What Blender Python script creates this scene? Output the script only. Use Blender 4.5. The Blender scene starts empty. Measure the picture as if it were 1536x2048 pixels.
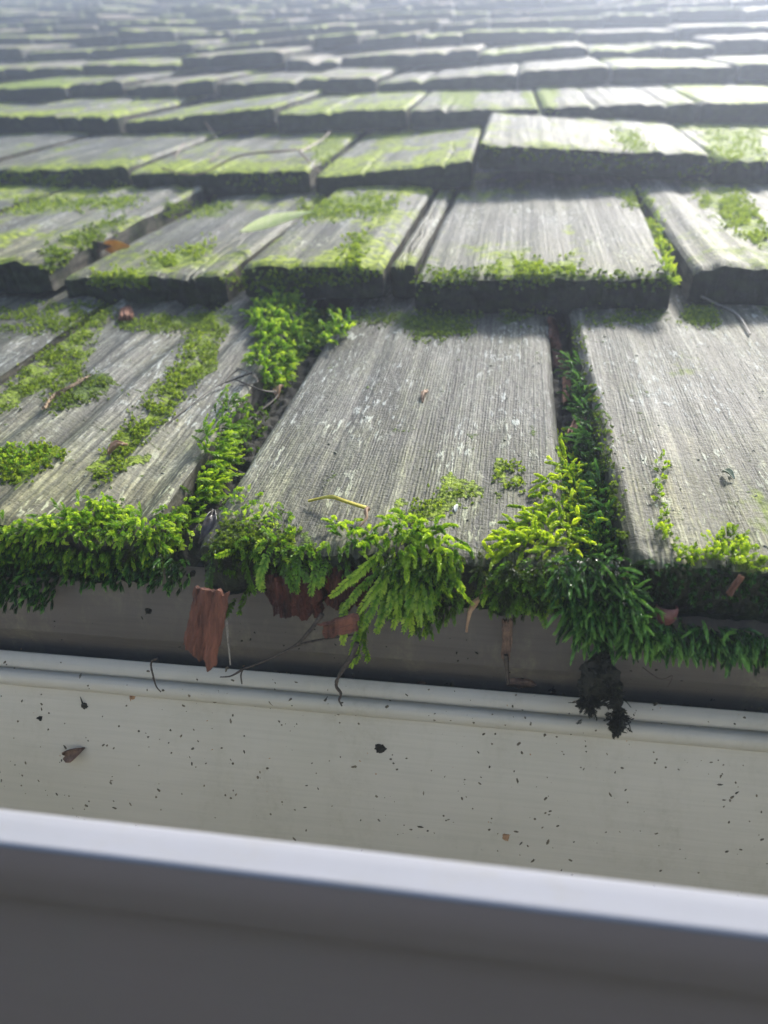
import bpy, math, random
import numpy as np
from mathutils import Vector, Matrix
from mathutils.bvhtree import BVHTree

# ------------------------------------------------------------------ camera, world, sun
sc = bpy.context.scene
PITCH = math.radians(20.0)
CP, SP = math.cos(PITCH), math.sin(PITCH)
# roof frame: X along the eave, U up the slope, N off the roof; world: X, Y inwards, Z up
def r2w(x, u, n): return np.array([x, u*CP - n*SP, u*SP + n*CP])
FPX = 1583.0
CAM_L = (0.0349, -0.1867, 0.155)
RIGHT = r2w(.98800, .1466, -.0459); DOWN = r2w(.0499, -.5893, -.8065); FWD = r2w(-.1453, .7947, -.5895)
CAM = r2w(*CAM_L)
fwd = FWD/np.linalg.norm(FWD); rt = RIGHT - fwd*RIGHT.dot(fwd); rt /= np.linalg.norm(rt); dn = np.cross(fwd, rt)
cd = bpy.data.cameras.new('camera'); cam = bpy.data.objects.new('camera', cd); sc.collection.objects.link(cam)
cam.matrix_world = Matrix(((rt[0], -dn[0], -fwd[0], CAM[0]), (rt[1], -dn[1], -fwd[1], CAM[1]),
                           (rt[2], -dn[2], -fwd[2], CAM[2]), (0, 0, 0, 1)))
cd.sensor_fit = 'VERTICAL'; cd.sensor_height = 36; cd.sensor_width = 27; cd.lens = 36*FPX/2048
cd.clip_start = .005; cd.clip_end = 200
cd.dof.use_dof = True; cd.dof.focus_distance = .278; cd.dof.aperture_fstop = 11.5
sc.camera = cam

SUN_EL, SUN_AZ = math.radians(43), math.radians(24)      # azimuth measured from +Y towards +X
w = bpy.data.worlds.new("World"); sc.world = w; w.use_nodes = True
wn = w.node_tree; bg = wn.nodes['Background']
sky = wn.nodes.new('ShaderNodeTexSky'); sky.sky_type = 'NISHITA'; sky.sun_disc = False
sky.sun_elevation = SUN_EL; sky.sun_rotation = SUN_AZ; sky.air_density = 1.0; sky.dust_density = 2.5; sky.ozone_density = 1.0
wn.links.new(sky.outputs[0], bg.inputs[0]); bg.inputs[1].default_value = .12
sl = bpy.data.lights.new('sun', 'SUN'); so = bpy.data.objects.new('sun', sl); sc.collection.objects.link(so)
sl.energy = 4.4; sl.angle = math.radians(9); sl.color = (1, .95, .86)
sdir = Vector((math.sin(SUN_AZ)*math.cos(SUN_EL), math.cos(SUN_AZ)*math.cos(SUN_EL), math.sin(SUN_EL)))
so.rotation_euler = sdir.to_track_quat('Z', 'Y').to_euler(); so.location = (1, 2, 3)
vs = sc.view_settings; vs.view_transform = 'Standard'; vs.look = 'None'; vs.exposure = 1.06; vs.gamma = 1
sc.cycles.use_denoising = True
sc.cycles.max_bounces = 8; sc.cycles.volume_bounces = 1; sc.cycles.transparent_max_bounces = 8

rng = np.random.default_rng(7); random.seed(7)
E = 0.25          # exposed length of a course
H = 0.0205        # thickness at the butt

# ------------------------------------------------------------------ noise
def _hash(ix, iy, seed):
    n = (ix.astype(np.int64)*374761393 + iy.astype(np.int64)*668265263 + int(seed)*1442695041) & 0x7fffffff
    n = ((n ^ (n >> 13))*1274126177) & 0x7fffffff
    return ((n ^ (n >> 16)) & 0xffff)/65535.0
def vnoise(x, y, seed=0):
    x = np.asarray(x, float); y = np.asarray(y, float); x, y = np.broadcast_arrays(x, y)
    ix = np.floor(x); iy = np.floor(y); fx = x-ix; fy = y-iy
    fx = fx*fx*(3-2*fx); fy = fy*fy*(3-2*fy)
    a = _hash(ix, iy, seed); b = _hash(ix+1, iy, seed); c = _hash(ix, iy+1, seed); d = _hash(ix+1, iy+1, seed)
    return (a+(b-a)*fx)*(1-fy) + (c+(d-c)*fx)*fy
def fbm(x, y, seed=0, o=3):
    s = 0; a = .5; t = 0
    for k in range(o):
        s = s + a*vnoise(np.asarray(x)*2**k, np.asarray(y)*2**k, seed+k*17); t += a; a *= .5
    return s/t

# ------------------------------------------------------------------ mesh helpers
class MB:
    def __init__(self): self.v = []; self.f = []; self.n = 0; self.att = {}; self.mi = []
    def add(self, V, F, m=0, **att):
        V = np.asarray(V, float).reshape(-1, 3); F = np.asarray(F, int)
        self.v.append(V); self.f.append(F + self.n); self.mi.append(np.full(len(F), m)); 
        for k, a in att.items(): self.att.setdefault(k, []).append(np.asarray(a, float))
        self.n += len(V)
    def grid(self, P, m=0, flip=False, **att):
        a, b = P.shape[:2]
        i = np.arange(a-1)[:, None]*b + np.arange(b-1)[None, :]
        F = np.stack([i, i+1, i+b+1, i+b], -1).reshape(-1, 4)
        if flip: F = F[:, ::-1]
        self.add(P.reshape(-1, 3), F, m, **{k: np.asarray(v).reshape(a*b, -1).squeeze() for k, v in att.items()})
    def build(self, name, mats, parent=None, smooth=True, origin=None):
        V = np.concatenate(self.v) if self.v else np.zeros((0, 3))
        if origin is not None: V = V - np.asarray(origin)
        me = bpy.data.meshes.new(name)
        ks = np.concatenate([np.full(len(f), f.shape[1]) for f in self.f]); L = np.concatenate([f.ravel() for f in self.f])
        me.vertices.add(len(V)); me.vertices.foreach_set('co', V.astype(np.float32).ravel())
        me.loops.add(len(L)); me.loops.foreach_set('vertex_index', L.astype(np.int32))
        me.polygons.add(len(ks)); me.polygons.foreach_set('loop_start', (np.cumsum(ks)-ks).astype(np.int32))
        me.polygons.foreach_set('material_index', np.concatenate(self.mi).astype(np.int32))
        me.polygons.foreach_set('use_smooth', np.full(len(ks), smooth))
        me.update(calc_edges=True)
        for k, a in self.att.items():
            A = np.concatenate(a)
            if A.ndim == 1:
                at = me.attributes.new(k, 'FLOAT', 'POINT'); at.data.foreach_set('value', A.astype(np.float32))
            else:
                at = me.attributes.new(k, 'FLOAT_VECTOR', 'POINT'); at.data.foreach_set('vector', A.astype(np.float32).ravel())
        for m in (mats if isinstance(mats, (list, tuple)) else [mats]): me.materials.append(m)
        o = bpy.data.objects.new(name, me); sc.collection.objects.link(o)
        if origin is not None: o.location = origin
        if parent: o.parent = parent
        return o
def tag(o, label=None, cat=None, group=None, kind=None):
    if label: o['label'] = label
    if cat: o['category'] = cat
    if group: o['group'] = group
    if kind: o['kind'] = kind
    return o
def empty(name, loc=(0, 0, 0), rot=(0, 0, 0)):
    o = bpy.data.objects.new(name, None); sc.collection.objects.link(o); o.location = loc; o.rotation_euler = rot
    o.empty_display_size = .01; return o

# ------------------------------------------------------------------ materials
class NT:
    def __init__(self, name):
        self.m = bpy.data.materials.new(name); self.m.use_nodes = True; self.t = self.m.node_tree
        self.b = self.t.nodes['Principled BSDF']; self.out = self.t.nodes['Material Output']
    def n(self, typ, **kw):
        nd = self.t.nodes.new('ShaderNode'+typ)
        for k, v in kw.items():
            if k == 'ins':
                for kk, vv in v.items(): self.s(nd, kk, vv)
            else: setattr(nd, k, v)
        return nd
    def s(self, nd, k, v):
        if hasattr(v, 'is_output') or isinstance(v, bpy.types.NodeSocket): self.t.links.new(v, nd.inputs[k])
        else: nd.inputs[k].default_value = v
    def math(self, op, a, b=0.0, clamp=False):
        nd = self.n('Math', operation=op, use_clamp=clamp); self.s(nd, 0, a); self.s(nd, 1, b); return nd.outputs[0]
    def noise(self, vec, scale, detail=3, rough=.55, out='Fac'):
        nd = self.n('TexNoise'); self.s(nd, 'Vector', vec); nd.inputs['Scale'].default_value = scale
        nd.inputs['Detail'].default_value = detail; nd.inputs['Roughness'].default_value = rough; return nd.outputs[out]
    def scale(self, vec, s):
        nd = self.n('VectorMath', operation='MULTIPLY'); self.s(nd, 0, vec); nd.inputs[1].default_value = s; return nd.outputs[0]
    def ramp(self, fac, stops, inter='LINEAR'):
        nd = self.n('ValToRGB'); nd.color_ramp.interpolation = inter; el = nd.color_ramp.elements
        while len(el) < len(stops): el.new(.5)
        for e, (p, c) in zip(el, stops): e.position = p; e.color = (*c, 1) if len(c) == 3 else c
        self.s(nd, 0, fac); return nd.outputs[0]
    def step(self, fac, lo, hi):
        nd = self.n('MapRange', clamp=True); self.s(nd, 0, fac); nd.inputs[1].default_value = lo; nd.inputs[2].default_value = hi; return nd.outputs[0]
    def mix(self, fac, a, b, mode='MIX'):
        nd = self.n('Mix', data_type='RGBA', blend_type=mode); self.s(nd, 0, fac)
        self.s(nd, 6, a if not isinstance(a, tuple) else (*a, 1)); self.s(nd, 7, b if not isinstance(b, tuple) else (*b, 1)); return nd.outputs[2]
    def attr(self, name, out='Fac'):
        return self.n('Attribute', attribute_name=name).outputs[out]

def mat_wood():
    T = NT('weathered_shake_wood'); P = T.attr('wc', 'Vector')                 # metres: across, along, depth (+offset)
    ridge = T.attr('ridge'); along = T.attr('along'); hue = T.attr('hue'); damp = T.attr('damp')
    fine = T.noise(T.scale(P, (1, .05, 1)), 1000, 3, .6)
    dash = T.noise(T.scale(P, (1, .30, 1)), 950, 2, .6)
    mid = T.noise(T.scale(P, (1, .07, 1)), 210, 4, .7)
    blot = T.noise(P, 28, 4, .6)
    g = T.math('ADD', T.math('MULTIPLY', fine, .5), T.math('MULTIPLY', ridge, .5))
    g = T.math('ADD', T.math('MULTIPLY', g, .50), T.math('ADD', T.math('MULTIPLY', mid, .30), T.math('MULTIPLY', dash, .2)))
    g = T.math('ADD', g, T.math('MULTIPLY', T.math('SUBTRACT', hue, .5), .055))
    col = T.ramp(g, [(.31, (.010, .010, .007)), (.42, (.048, .048, .036)), (.52, (.138, .138, .110)), (.66, (.47, .47, .41))])
    warm = T.mix(1.0, col, (1.0, .86, .68), 'MULTIPLY')
    col = T.mix(T.math('MULTIPLY', T.step(T.math('ADD', blot, T.math('MULTIPLY', hue, .25)), .55, .9), .55), col, warm)
    stk = T.noise(T.scale(P, (1, .09, 1)), 75, 4, .65)
    col = T.mix(T.math('MULTIPLY', T.step(stk, .46, .62), .72), col, T.mix(1.0, col, (.36, .38, .33), 'MULTIPLY'))
    alg = T.math('MULTIPLY', T.step(T.noise(T.scale(P, (1, .5, 1)), 34, 5, .75), .44, .66), .75)
    col = T.mix(alg, col, T.mix(1.0, col, (.62, .66, .36), 'MULTIPLY'))
    col = T.mix(T.math('MULTIPLY', T.attr('tan'), .7), col, T.mix(T.step(mid, .3, .7), (.26, .17, .11), (.58, .44, .33)))  # tan wood tone, partly warm sunlight painted into the colour
    # pale crustose flecks, short dashes along the grain
    fl = T.noise(T.scale(P, (1, .22, 1)), 620, 2, .6)
    flm = T.math('MULTIPLY', T.step(fl, .56, .64), T.step(T.noise(T.scale(P, (1, .5, 1)), 60, 3, .6), .45, .62))
    col = T.mix(T.math('MULTIPLY', flm, .5), col, (.60, .64, .58))
    # dark algae specks
    dk = T.math('MULTIPLY', T.step(T.noise(T.scale(P, (1, .5, 1)), 480, 3, .7), .56, .66), T.step(T.noise(P, 40, 3, .6), .45, .6))
    col = T.mix(T.math('MULTIPLY', dk, .8), col, (.025, .032, .02))
    # green film: at the butt, under the next course and in patches
    film = T.math('ADD', T.step(along, .085, .0), T.step(along, .185, .25))
    pt = T.noise(T.scale(P, (1, .55, 1)), 24, 5, .72)
    fm = T.math('ADD', T.math('MULTIPLY', film, .12), T.math('MULTIPLY', pt, 1.30))
    fm = T.math('ADD', fm, T.math('MULTIPLY', T.math('SUBTRACT', damp, .25), .20))
    fm = T.math('SUBTRACT', fm, T.math('MULTIPLY', ridge, .12))
    grn = T.mix(T.step(T.noise(P, 200, 4, .6), .35, .65), (.035, .065, .008), T.mix(T.step(damp, .3, 1.0), (.20, .25, .03), (.42, .50, .04)))
    col = T.mix(T.math('MULTIPLY', T.step(T.math('ADD', T.step(along, .13, .0), T.math('MULTIPLY', T.noise(P, 55, 3), .9)), .6, 1.2), .85), col, T.mix(1.0, col, (1.0, .98, .60), 'MULTIPLY'))
    m1 = T.math('MULTIPLY', T.step(fm, .775, .87), .9)
    col = T.mix(m1, col, grn)
    pa = T.attr('patch'); pn = T.noise(P, 330, 4, .7)
    pm = T.math('MULTIPLY', T.step(T.math('ADD', pa, T.math('MULTIPLY', T.math('ADD', T.math('SUBTRACT', pn, .5), T.math('SUBTRACT', T.noise(T.scale(P, (1, .5, 1)), 95, 3, .6), .5)), 2.2)), .50, .78), .95)
    col = T.mix(pm, col, T.mix(T.step(pn, .38, .62), (.035, .055, .010), T.mix(T.step(pa, .7, 1.05), (.11, .17, .02), (.36, .46, .04))))
    m1 = T.math('MAXIMUM', m1, pm)
    # butt and side faces: rot and moss, with shade darkened into the colour
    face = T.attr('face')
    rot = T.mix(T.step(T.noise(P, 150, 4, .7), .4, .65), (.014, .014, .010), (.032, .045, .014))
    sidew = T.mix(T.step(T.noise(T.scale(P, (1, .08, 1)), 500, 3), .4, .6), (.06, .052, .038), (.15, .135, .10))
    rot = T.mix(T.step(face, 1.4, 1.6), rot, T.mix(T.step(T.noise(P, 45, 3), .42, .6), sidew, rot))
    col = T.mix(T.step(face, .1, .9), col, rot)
    T.s(T.b, 'Base Color', col); T.s(T.b, 'Roughness', T.math('ADD', .50, T.math('MULTIPLY', fine, .34)))
    T.s(T.b, 'Specular IOR Level', T.math('SUBTRACT', .44, T.math('MULTIPLY', m1, .36)))
    cross = T.noise(T.scale(P, (.7, 1, 1)), 700, 3, .7)
    hgt = T.math('ADD', T.math('MULTIPLY', fine, .8), T.math('MULTIPLY', cross, 1.1))
    hgt = T.math('ADD', hgt, T.math('MULTIPLY', pm, T.math('MULTIPLY', T.noise(P, 420, 3, .7), 3.0)))
    hgt = T.math('ADD', hgt, T.math('MULTIPLY', flm, .4))
    bp = T.n('Bump', ins={'Height': hgt}); bp.inputs['Distance'].default_value = .0006; bp.inputs['Strength'].default_value = .9
    T.s(T.b, 'Normal', bp.outputs[0]); return T.m

def mat_moss(name, dark, mid, tip, gloss=.45, trans=.45):
    T = NT(name); t = T.attr('tint')
    col = T.ramp(t, [(.0, dark), (.45, mid), (1.0, tip)])
    T.s(T.b, 'Base Color', col); T.b.inputs['Roughness'].default_value = gloss; T.b.inputs['Specular IOR Level'].default_value = .5
    tr = T.n('BsdfTranslucent', ins={'Color': T.mix(1.0, col, (1.25, 1.2, .6), 'MULTIPLY')})
    mx = T.n('MixShader'); mx.inputs[0].default_value = trans
    T.t.links.new(T.b.outputs[0], mx.inputs[1]); T.t.links.new(tr.outputs[0], mx.inputs[2]); T.t.links.new(mx.outputs[0], T.out.inputs[0])
    return T.m

def mat_paint(name, c, rough=.42, dirt=.5, streak=.12, seed=0.0, spec=.5):
    T = NT(name); P = T.n('TexCoord').outputs['Object']
    st = T.noise(T.scale(P, (.03, 1, 1)), 900, 3, .6); bl = T.noise(P, 14, 4, .6); sp = T.noise(P, 1500, 2, .6)
    dk = tuple(x*.72 for x in c)
    col = T.mix(T.math('MULTIPLY', T.step(st, .4, .7), streak*2), c, dk)
    col = T.mix(T.math('MULTIPLY', T.step(bl, .42, .75), dirt*.5), col, (c[0]*.70, c[1]*.72, c[2]*.6))
    col = T.mix(T.math('MULTIPLY', T.step(sp, .70, .78), dirt*.6), col, (.12, .11, .08))
    sm = T.noise(T.scale(P, (1, 1, .35)), 45, 5, .75); fnd = T.noise(P, 420, 4, .75)
    col = T.mix(T.math('MULTIPLY', T.math('MULTIPLY', T.step(sm, .5, .72), T.step(fnd, .35, .7)), dirt*.9), col, (.24, .22, .15))
    T.s(T.b, 'Base Color', col); T.s(T.b, 'Roughness', T.math('ADD', rough-.06, T.math('MULTIPLY', bl, .14)))
    T.b.inputs['Specular IOR Level'].default_value = spec
    bp = T.n('Bump', ins={'Height': T.math('ADD', st, T.math('MULTIPLY', T.noise(P, 30, 2), 2.5))}); bp.inputs['Distance'].default_value = .0002; bp.inputs['Strength'].default_value = .35
    T.s(T.b, 'Normal', bp.outputs[0]); return T.m

def mat_simple(name, a, b, scale=300, aniso=(1, 1, 1), rough=.7, bump=.0003, trans=0):
    T = NT(name); P = T.scale(T.n('TexCoord').outputs['Object'], aniso)
    n1 = T.noise(P, scale, 4, .65)
    col = T.mix(T.step(n1, .35, .65), a, b); T.s(T.b, 'Base Color', col); T.b.inputs['Roughness'].default_value = rough
    bp = T.n('Bump', ins={'Height': n1}); bp.inputs['Distance'].default_value = bump; T.s(T.b, 'Normal', bp.outputs[0])
    if trans:
        tr = T.n('BsdfTranslucent', ins={'Color': col}); mx = T.n('MixShader'); mx.inputs[0].default_value = trans
        T.t.links.new(T.b.outputs[0], mx.inputs[1]); T.t.links.new(tr.outputs[0], mx.inputs[2]); T.t.links.new(mx.outputs[0], T.out.inputs[0])
    return T.m

M_WOOD = mat_wood()
M_MOSS = mat_moss('bright_moss', (.030, .038, .008), (.12, .28, .015), (.56, .72, .07))
M_MOSSY = mat_moss('yellow_moss', (.04, .08, .006), (.26, .42, .018), (.66, .76, .07), trans=.5)
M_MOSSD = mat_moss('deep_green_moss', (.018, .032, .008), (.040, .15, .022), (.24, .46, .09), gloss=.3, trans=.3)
M_MOSSF = mat_moss('film_moss', (.04, .065, .008), (.17, .27, .02), (.42, .52, .05), gloss=.6)
M_PAINT = mat_paint('cream_painted_metal', (.455, .44, .375), .36, .5, .12)
M_LIP = mat_paint('lip_metal', (.265, .268, .285), .8, .5, .05, spec=.2)  # base greyer and bluer than the wall paint
M_FRONT = mat_paint('gutter_face_metal', (.28, .20, .148), .75, .3, .05, spec=.15)  # gutter paint browned and darkened for the dim surroundings it reflects
M_FASC = mat_paint('shade_dark_fascia', (.10, .09, .08), .6, .8, .3)  # streaks and dirt over a base darkened for the eave's shade
M_RED = mat_simple('red_cedar_wood', (.055, .020, .010), (.21, .078, .042), 420, (1, 1, .10), .8, .0016)
M_ORANGE = mat_simple('orange_brown_chip', (.10, .045, .025), (.30, .13, .07), 500, (1, 1, .3), .8, .001)
M_BROWN = mat_simple('dead_leaf_brown', (.08, .05, .035), (.24, .15, .10), 300, rough=.6, trans=.15)
M_TAN = mat_simple('tan_dry_leaf', (.30, .17, .09), (.50, .33, .19), 300, rough=.6, trans=.2)
M_TWIG = mat_simple('dark_twig_bark', (.02, .016, .012), (.08, .062, .045), 800)
M_GTWIG = mat_simple('grey_twig_bark', (.18, .16, .13), (.38, .35, .30), 800)
M_YEL = mat_simple('yellow_stem', (.50, .40, .03), (.68, .58, .08), 500, rough=.45)
M_GLEAF = mat_simple('green_leaf_blade', (.12, .24, .07), (.25, .42, .14), 200, rough=.4, trans=.35)
M_PLEAF = mat_simple('pale_leaf_blade', (.72, .80, .50), (.88, .90, .70), 200, rough=.4, trans=.75)
M_SOIL = mat_simple('dark_humus', (.007, .008, .005), (.028, .026, .016), 700, rough=.9, bump=.001)
M_SOILLEAF = mat_simple('wet_dead_leaf', (.03, .025, .022), (.10, .085, .075), 300, rough=.35)
M_MOSSCR = mat_simple('moss_crumbs', (.03, .035, .02), (.09, .10, .05), 500)
M_ROT = mat_simple('rotten_red_wood', (.022, .010, .007), (.10, .030, .018), 350, (1, 1, .2), .9, .002)
M_SPECK = mat_simple('dirt_specks', (.03, .028, .018), (.17, .14, .09), 400)
M_DECK = mat_simple('roof_deck', (.02, .018, .014), (.05, .042, .03), 100)
M_GROUND = mat_simple('ground_soil', (.05, .08, .03), (.10, .11, .06), 3)

# ------------------------------------------------------------------ pixel <-> place helpers (photo pixels, 1536 x 2048)
def ray(px, py):
    d = rt*(px-768) + dn*(py-1024) + fwd*FPX; return d/np.linalg.norm(d)
def roof_xu(px, py):
    d = ray(px, py); nrm = r2w(0, 0, 1); t = -CAM.dot(nrm)/d.dot(nrm); p = CAM + d*t
    return p[0], p.dot(r2w(0, 1, 0))
def row_x(px, row):
    """X on the roof plane where the butt line of a course crosses picture column px"""
    lo, hi = -180, 1900
    f = lambda py: roof_xu(px, py)[1] - row*E
    lo = -60 if f(-60) > 0 else 0
    for _ in range(40):
        m = (lo+hi)/2
        if f(m) > 0: lo = m
        else: hi = m
    return roof_xu(px, (lo+hi)/2)[0]
def at_y(px, py, Y):
    d = ray(px, py); return CAM + d*((Y-CAM[1])/d[1])

# where low moss covers the faces: (outline, tufts, tint, size class)
FILM = [
    ([(0, 610), (230, 610), (200, 650), (100, 665), (0, 660)], 420, .30, 1),
    ([(60, 720), (160, 660), (200, 650), (150, 760), (60, 800), (0, 830), (0, 790)], 330, .32, 1),
    ([(150, 760), (230, 750), (230, 790), (100, 830), (80, 800)], 130, .15, 1),
    ([(0, 910), (90, 890), (130, 910), (40, 960), (0, 960)], 300, .45, 1),
    ([(400, 640), (470, 630), (430, 720), (360, 810), (300, 860), (255, 930), (210, 970), (190, 950), (260, 850), (330, 760)], 520, .34, 1),
    ([(230, 640), (460, 620), (450, 660), (250, 660)], 260, .25, 1),
    ([(820, 640), (940, 640), (940, 670), (820, 680)], 160, .2, 1),
    ([(700, 625), (1100, 620), (1100, 640), (700, 650)], 200, .12, 1),
    ([(1370, 620), (1430, 620), (1430, 650), (1370, 650)], 120, .35, 1),
    ([(1170, 620), (1330, 620), (1330, 645), (1180, 650)], 90, .15, 1),
    ([(1000, 925), (1040, 925), (1040, 980), (1005, 980)], 36, .4, 1),
    ([(770, 1040), (900, 960), (960, 1000), (820, 1060)], 40, .4, 1),
    ([(440, 1040), (600, 1070), (640, 1110), (420, 1110)], 150, .12, 1),
    ([(1150, 640), (1200, 850), (1250, 1080), (1235, 1080), (1190, 850), (1145, 660)], 170, .12, 1),
    ([(1000, 525), (1150, 520), (1160, 550), (1000, 555)], 160, .45, 2),
    ([(830, 540), (1340, 550), (1340, 575), (830, 570)], 260, .14, 2),
    ([(450, 550), (760, 540), (760, 560), (450, 575)], 160, .25, 2),
    ([(600, 400), (800, 390), (770, 430), (600, 440)], 260, .40, 2),
    ([(690, 490), (730, 460), (720, 540), (690, 540)], 80, .45, 2),
    ([(0, 400), (300, 395), (250, 415), (0, 425)], 200, .35, 2),
    ([(200, 545), (310, 545), (310, 570), (190, 570)], 130, .5, 2),
    ([(290, 520), (430, 480), (440, 500), (320, 545)], 110, .42, 2),
    ([(90, 500), (240, 430), (250, 450), (120, 530), (80, 545)], 150, .15, 2),
    ([(330, 410), (480, 405), (440, 430), (330, 435)], 100, .3, 2),
    ([(1380, 390), (1480, 380), (1536, 460), (1536, 500), (1440, 440)], 330, .52, 2),
    ([(1240, 380), (1300, 385), (1300, 420), (1250, 410)], 90, .45, 2),
    ([(0, 350), (240, 358), (240, 372), (0, 362)], 160, .45, 2),
    ([(960, 295), (1420, 340), (1420, 352), (960, 305)], 150, .5, 2),
    ([(1220, 260), (1270, 260), (1300, 310), (1260, 310)], 60, .5, 2),
    ([(1400, 260), (1520, 265), (1536, 330), (1430, 330)], 160, .5, 2),
    ([(470, 360), (600, 350), (600, 365), (480, 372)], 60, .5, 2),
    ([(640, 280), (690, 280), (660, 330), (630, 330)], 60, .4, 2),
    ([(20, 250), (240, 230), (240, 250), (20, 265)], 100, .45, 2),
    ([(880, 180), (960, 175), (950, 215), (880, 215)], 60, .45, 2),
    ([(1040, 180), (1120, 170), (1110, 230), (1060, 225)], 80, .5, 2),
    ([(0, 160), (130, 155), (120, 190), (0, 190)], 60, .45, 2)]

def poly_soft(P, seed=0):
    '''moss cover of surface points that lie in the outlines above, frayed by noise'''
    V = np.asarray(P).reshape(-1, 3); Wd = np.stack([V[:, 0], V[:, 1]*CP - V[:, 2]*SP, V[:, 1]*SP + V[:, 2]*CP], -1) - CAM
    z = np.maximum(Wd.dot(fwd), .02); px = 768+FPX*Wd.dot(rt)/z; py = 1024+FPX*Wd.dot(dn)/z; out = np.zeros(len(V))
    jx = (fbm(V[:, 0]*110, V[:, 1]*60, 5, 4)-.5)*32/z; jy = (fbm(V[:, 0]*90+9, V[:, 1]*60, 6, 4)-.5)*22/z; qx = px+jx; qy = py+jy
    for poly, n, t, k in FILM:
        ins = np.zeros(len(V), bool); j = len(poly)-1
        for i in range(len(poly)):
            a, b = poly[i], poly[j]
            c = ((a[1] > qy) != (b[1] > qy)) & (qx < (b[0]-a[0])*(qy-a[1])/(b[1]-a[1]+1e-12)+a[0]); ins ^= c; j = i
        out = np.maximum(out, ins*(.55+t))
    return out.reshape(np.asarray(P).shape[:-1])

# ------------------------------------------------------------------ the roof of wooden shakes
def shake(mb, xl, xr, u0, seed, kl=0., kr=0., dn_=0., tilt=0., dx=.002, du=.006, amp=.0003, coarse=0., thick=H, jag=.0025, damp=0., crown=0., warpr=0., origin=(0, 0, 0), u_far=None, slope=None, near_=False, tan=0.):
    """one tapered shake in roof coordinates; returns nothing, adds its surfaces to mb"""
    L = 2*E - .01 if u_far is None else u_far
    slope = (H/E) if slope is None else slope
    nx = max(6, int((xr-xl)/dx)); nv = max(6, int((E+.02)/du)); 
    tu = np.concatenate([np.linspace(0, E+.02, nv), np.linspace(E+.03, L, 6)])
    # a little denser towards the butt edge
    tx = np.linspace(0, 1, nx)
    Tx, Tu = np.meshgrid(tx, tu, indexing='ij')
    X = (xl + kl*Tu)*(1-Tx) + (xr + kr*Tu)*Tx
    X = X + warpr*np.sin(np.clip(Tu/E, 0, 1)*3.1)*Tx
    xl_ = X - (xl+xr)/2; S = seed*13.7
    wx = X + .0010*(vnoise(X*25, Tu*9, seed)-.5)
    # ridges left by the worn softwood
    fq = 1.0 if coarse > .5 else 1.45; f1 = vnoise(wx*520*fq+S, Tu*10, seed+1); f2 = vnoise(wx*1050*fq+S, Tu*14, seed+2); f3 = vnoise(wx*150+S, Tu*4, seed+3)
    per = .5+.5*np.cos(2*math.pi*(wx*(430 if coarse > .5 else 860) + 5*vnoise(wx*45+S, Tu*3, seed+4)))
    per = per*vnoise(wx*90+S, Tu*16, seed+21)**.6
    brk = vnoise(wx*900+S, Tu*260, seed+22)
    ridge = .32*per + .27*f1 + .18*f2 + .23*brk
    Z = -slope*Tu + amp*2.2*(ridge-.5) + .0022*(f3-.5)*(.35+coarse)
    Z = Z + .003*(fbm(X*14+S, Tu*7, seed+5)-.5) + coarse*.006*(vnoise(wx*75+S, Tu*2.5, seed+6)-.5)
    for ci in range(0 if u0 < .1 or (u0 < .3 and xr-xl > .11) else int(_hash(np.array([seed]), np.array([3]), 5)[0]*3.4)):
        fx = .15+.7*_hash(np.array([seed]), np.array([ci]), 9)[0]; ln = .08+.3*_hash(np.array([seed]), np.array([ci]), 10)[0]
        cx = xl+(xr-xl)*fx + .0035*(vnoise(Tu*40, Tu*0+ci, seed+30)-.5) + .0012*(vnoise(Tu*220, Tu*0+ci, seed+31)-.5)
        wd = max(.0005, dx*.9)*np.clip(1.3-Tu/ln, 0, 1); g_ = np.exp(-((X-kl*Tu*(1-fx)-kr*Tu*fx-cx)/(wd+1e-5))**2)*(wd > 0)
        Z = Z - .0028*g_*np.clip((ln-Tu)/.03, 0, 1); ridge = ridge*(1-.95*g_*np.clip((ln-Tu)/.03, 0, 1))
    Z = Z + dn_ + tilt*(Tx-.5) + crown*(1-(2*Tx-1)**2)
    edge = np.minimum(Tx, 1-Tx)*(xr-xl)
    er = .0022*(1+.8*vnoise(Tu*60, Tx*0, seed+7))
    Z = Z - er*np.clip(1-edge/.004, 0, 1)**2
    # butt edge: jagged and rounded off
    jg = jag*(fbm(xl_[:, 0]*90+S, 0*tx, seed+8, 4)-.5)*2 + jag*.9*(fbm(xl_[:, 0]*400+S, 0*tx, seed+9, 2)-.5)
    corner = .004*np.clip(1-edge[:, 0]/.008, 0, 1)**2
    fall = np.clip(1-Tu/.03, 0, 1)
    U = u0 + Tu + (jg+corner)[:, None]*fall + .0
    Z = Z - .0016*np.clip(1-Tu/.005, 0, 1)**2*(.6+.8*vnoise(X*220, Tu*0, seed+10)[:, :])
    o = np.array(origin)
    P = np.stack([X, U, Z], -1) - o
    WC = np.stack([xl_ + S*.37, Tu + S*.11, Z*0 + seed*.173], -1)
    def put(G, W, rdg, al, fc, flip):
        n = G.shape[0]*G.shape[1]
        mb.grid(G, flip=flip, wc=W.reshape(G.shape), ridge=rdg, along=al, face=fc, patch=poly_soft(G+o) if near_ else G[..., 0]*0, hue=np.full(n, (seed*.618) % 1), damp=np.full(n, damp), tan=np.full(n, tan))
    put(P, WC, ridge*.8+.2*np.clip(f3, 0, 1), Tu, Tu*0, True)
    # underside
    th = thick*(1-.45*np.clip(Tu/L, 0, 1))
    js = [0, nv//2, len(tu)-1]
    B = P[:, js].copy(); B[..., 2] = (-slope*tu[js] + dn_)[None, :] + (tilt*(Tx[:, js]-.5)) - th[:, js] - o[2]
    put(B, WC[:, js], B[..., 0]*0+.3, B[..., 0]*0, B[..., 0]*0+1, False)
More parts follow.
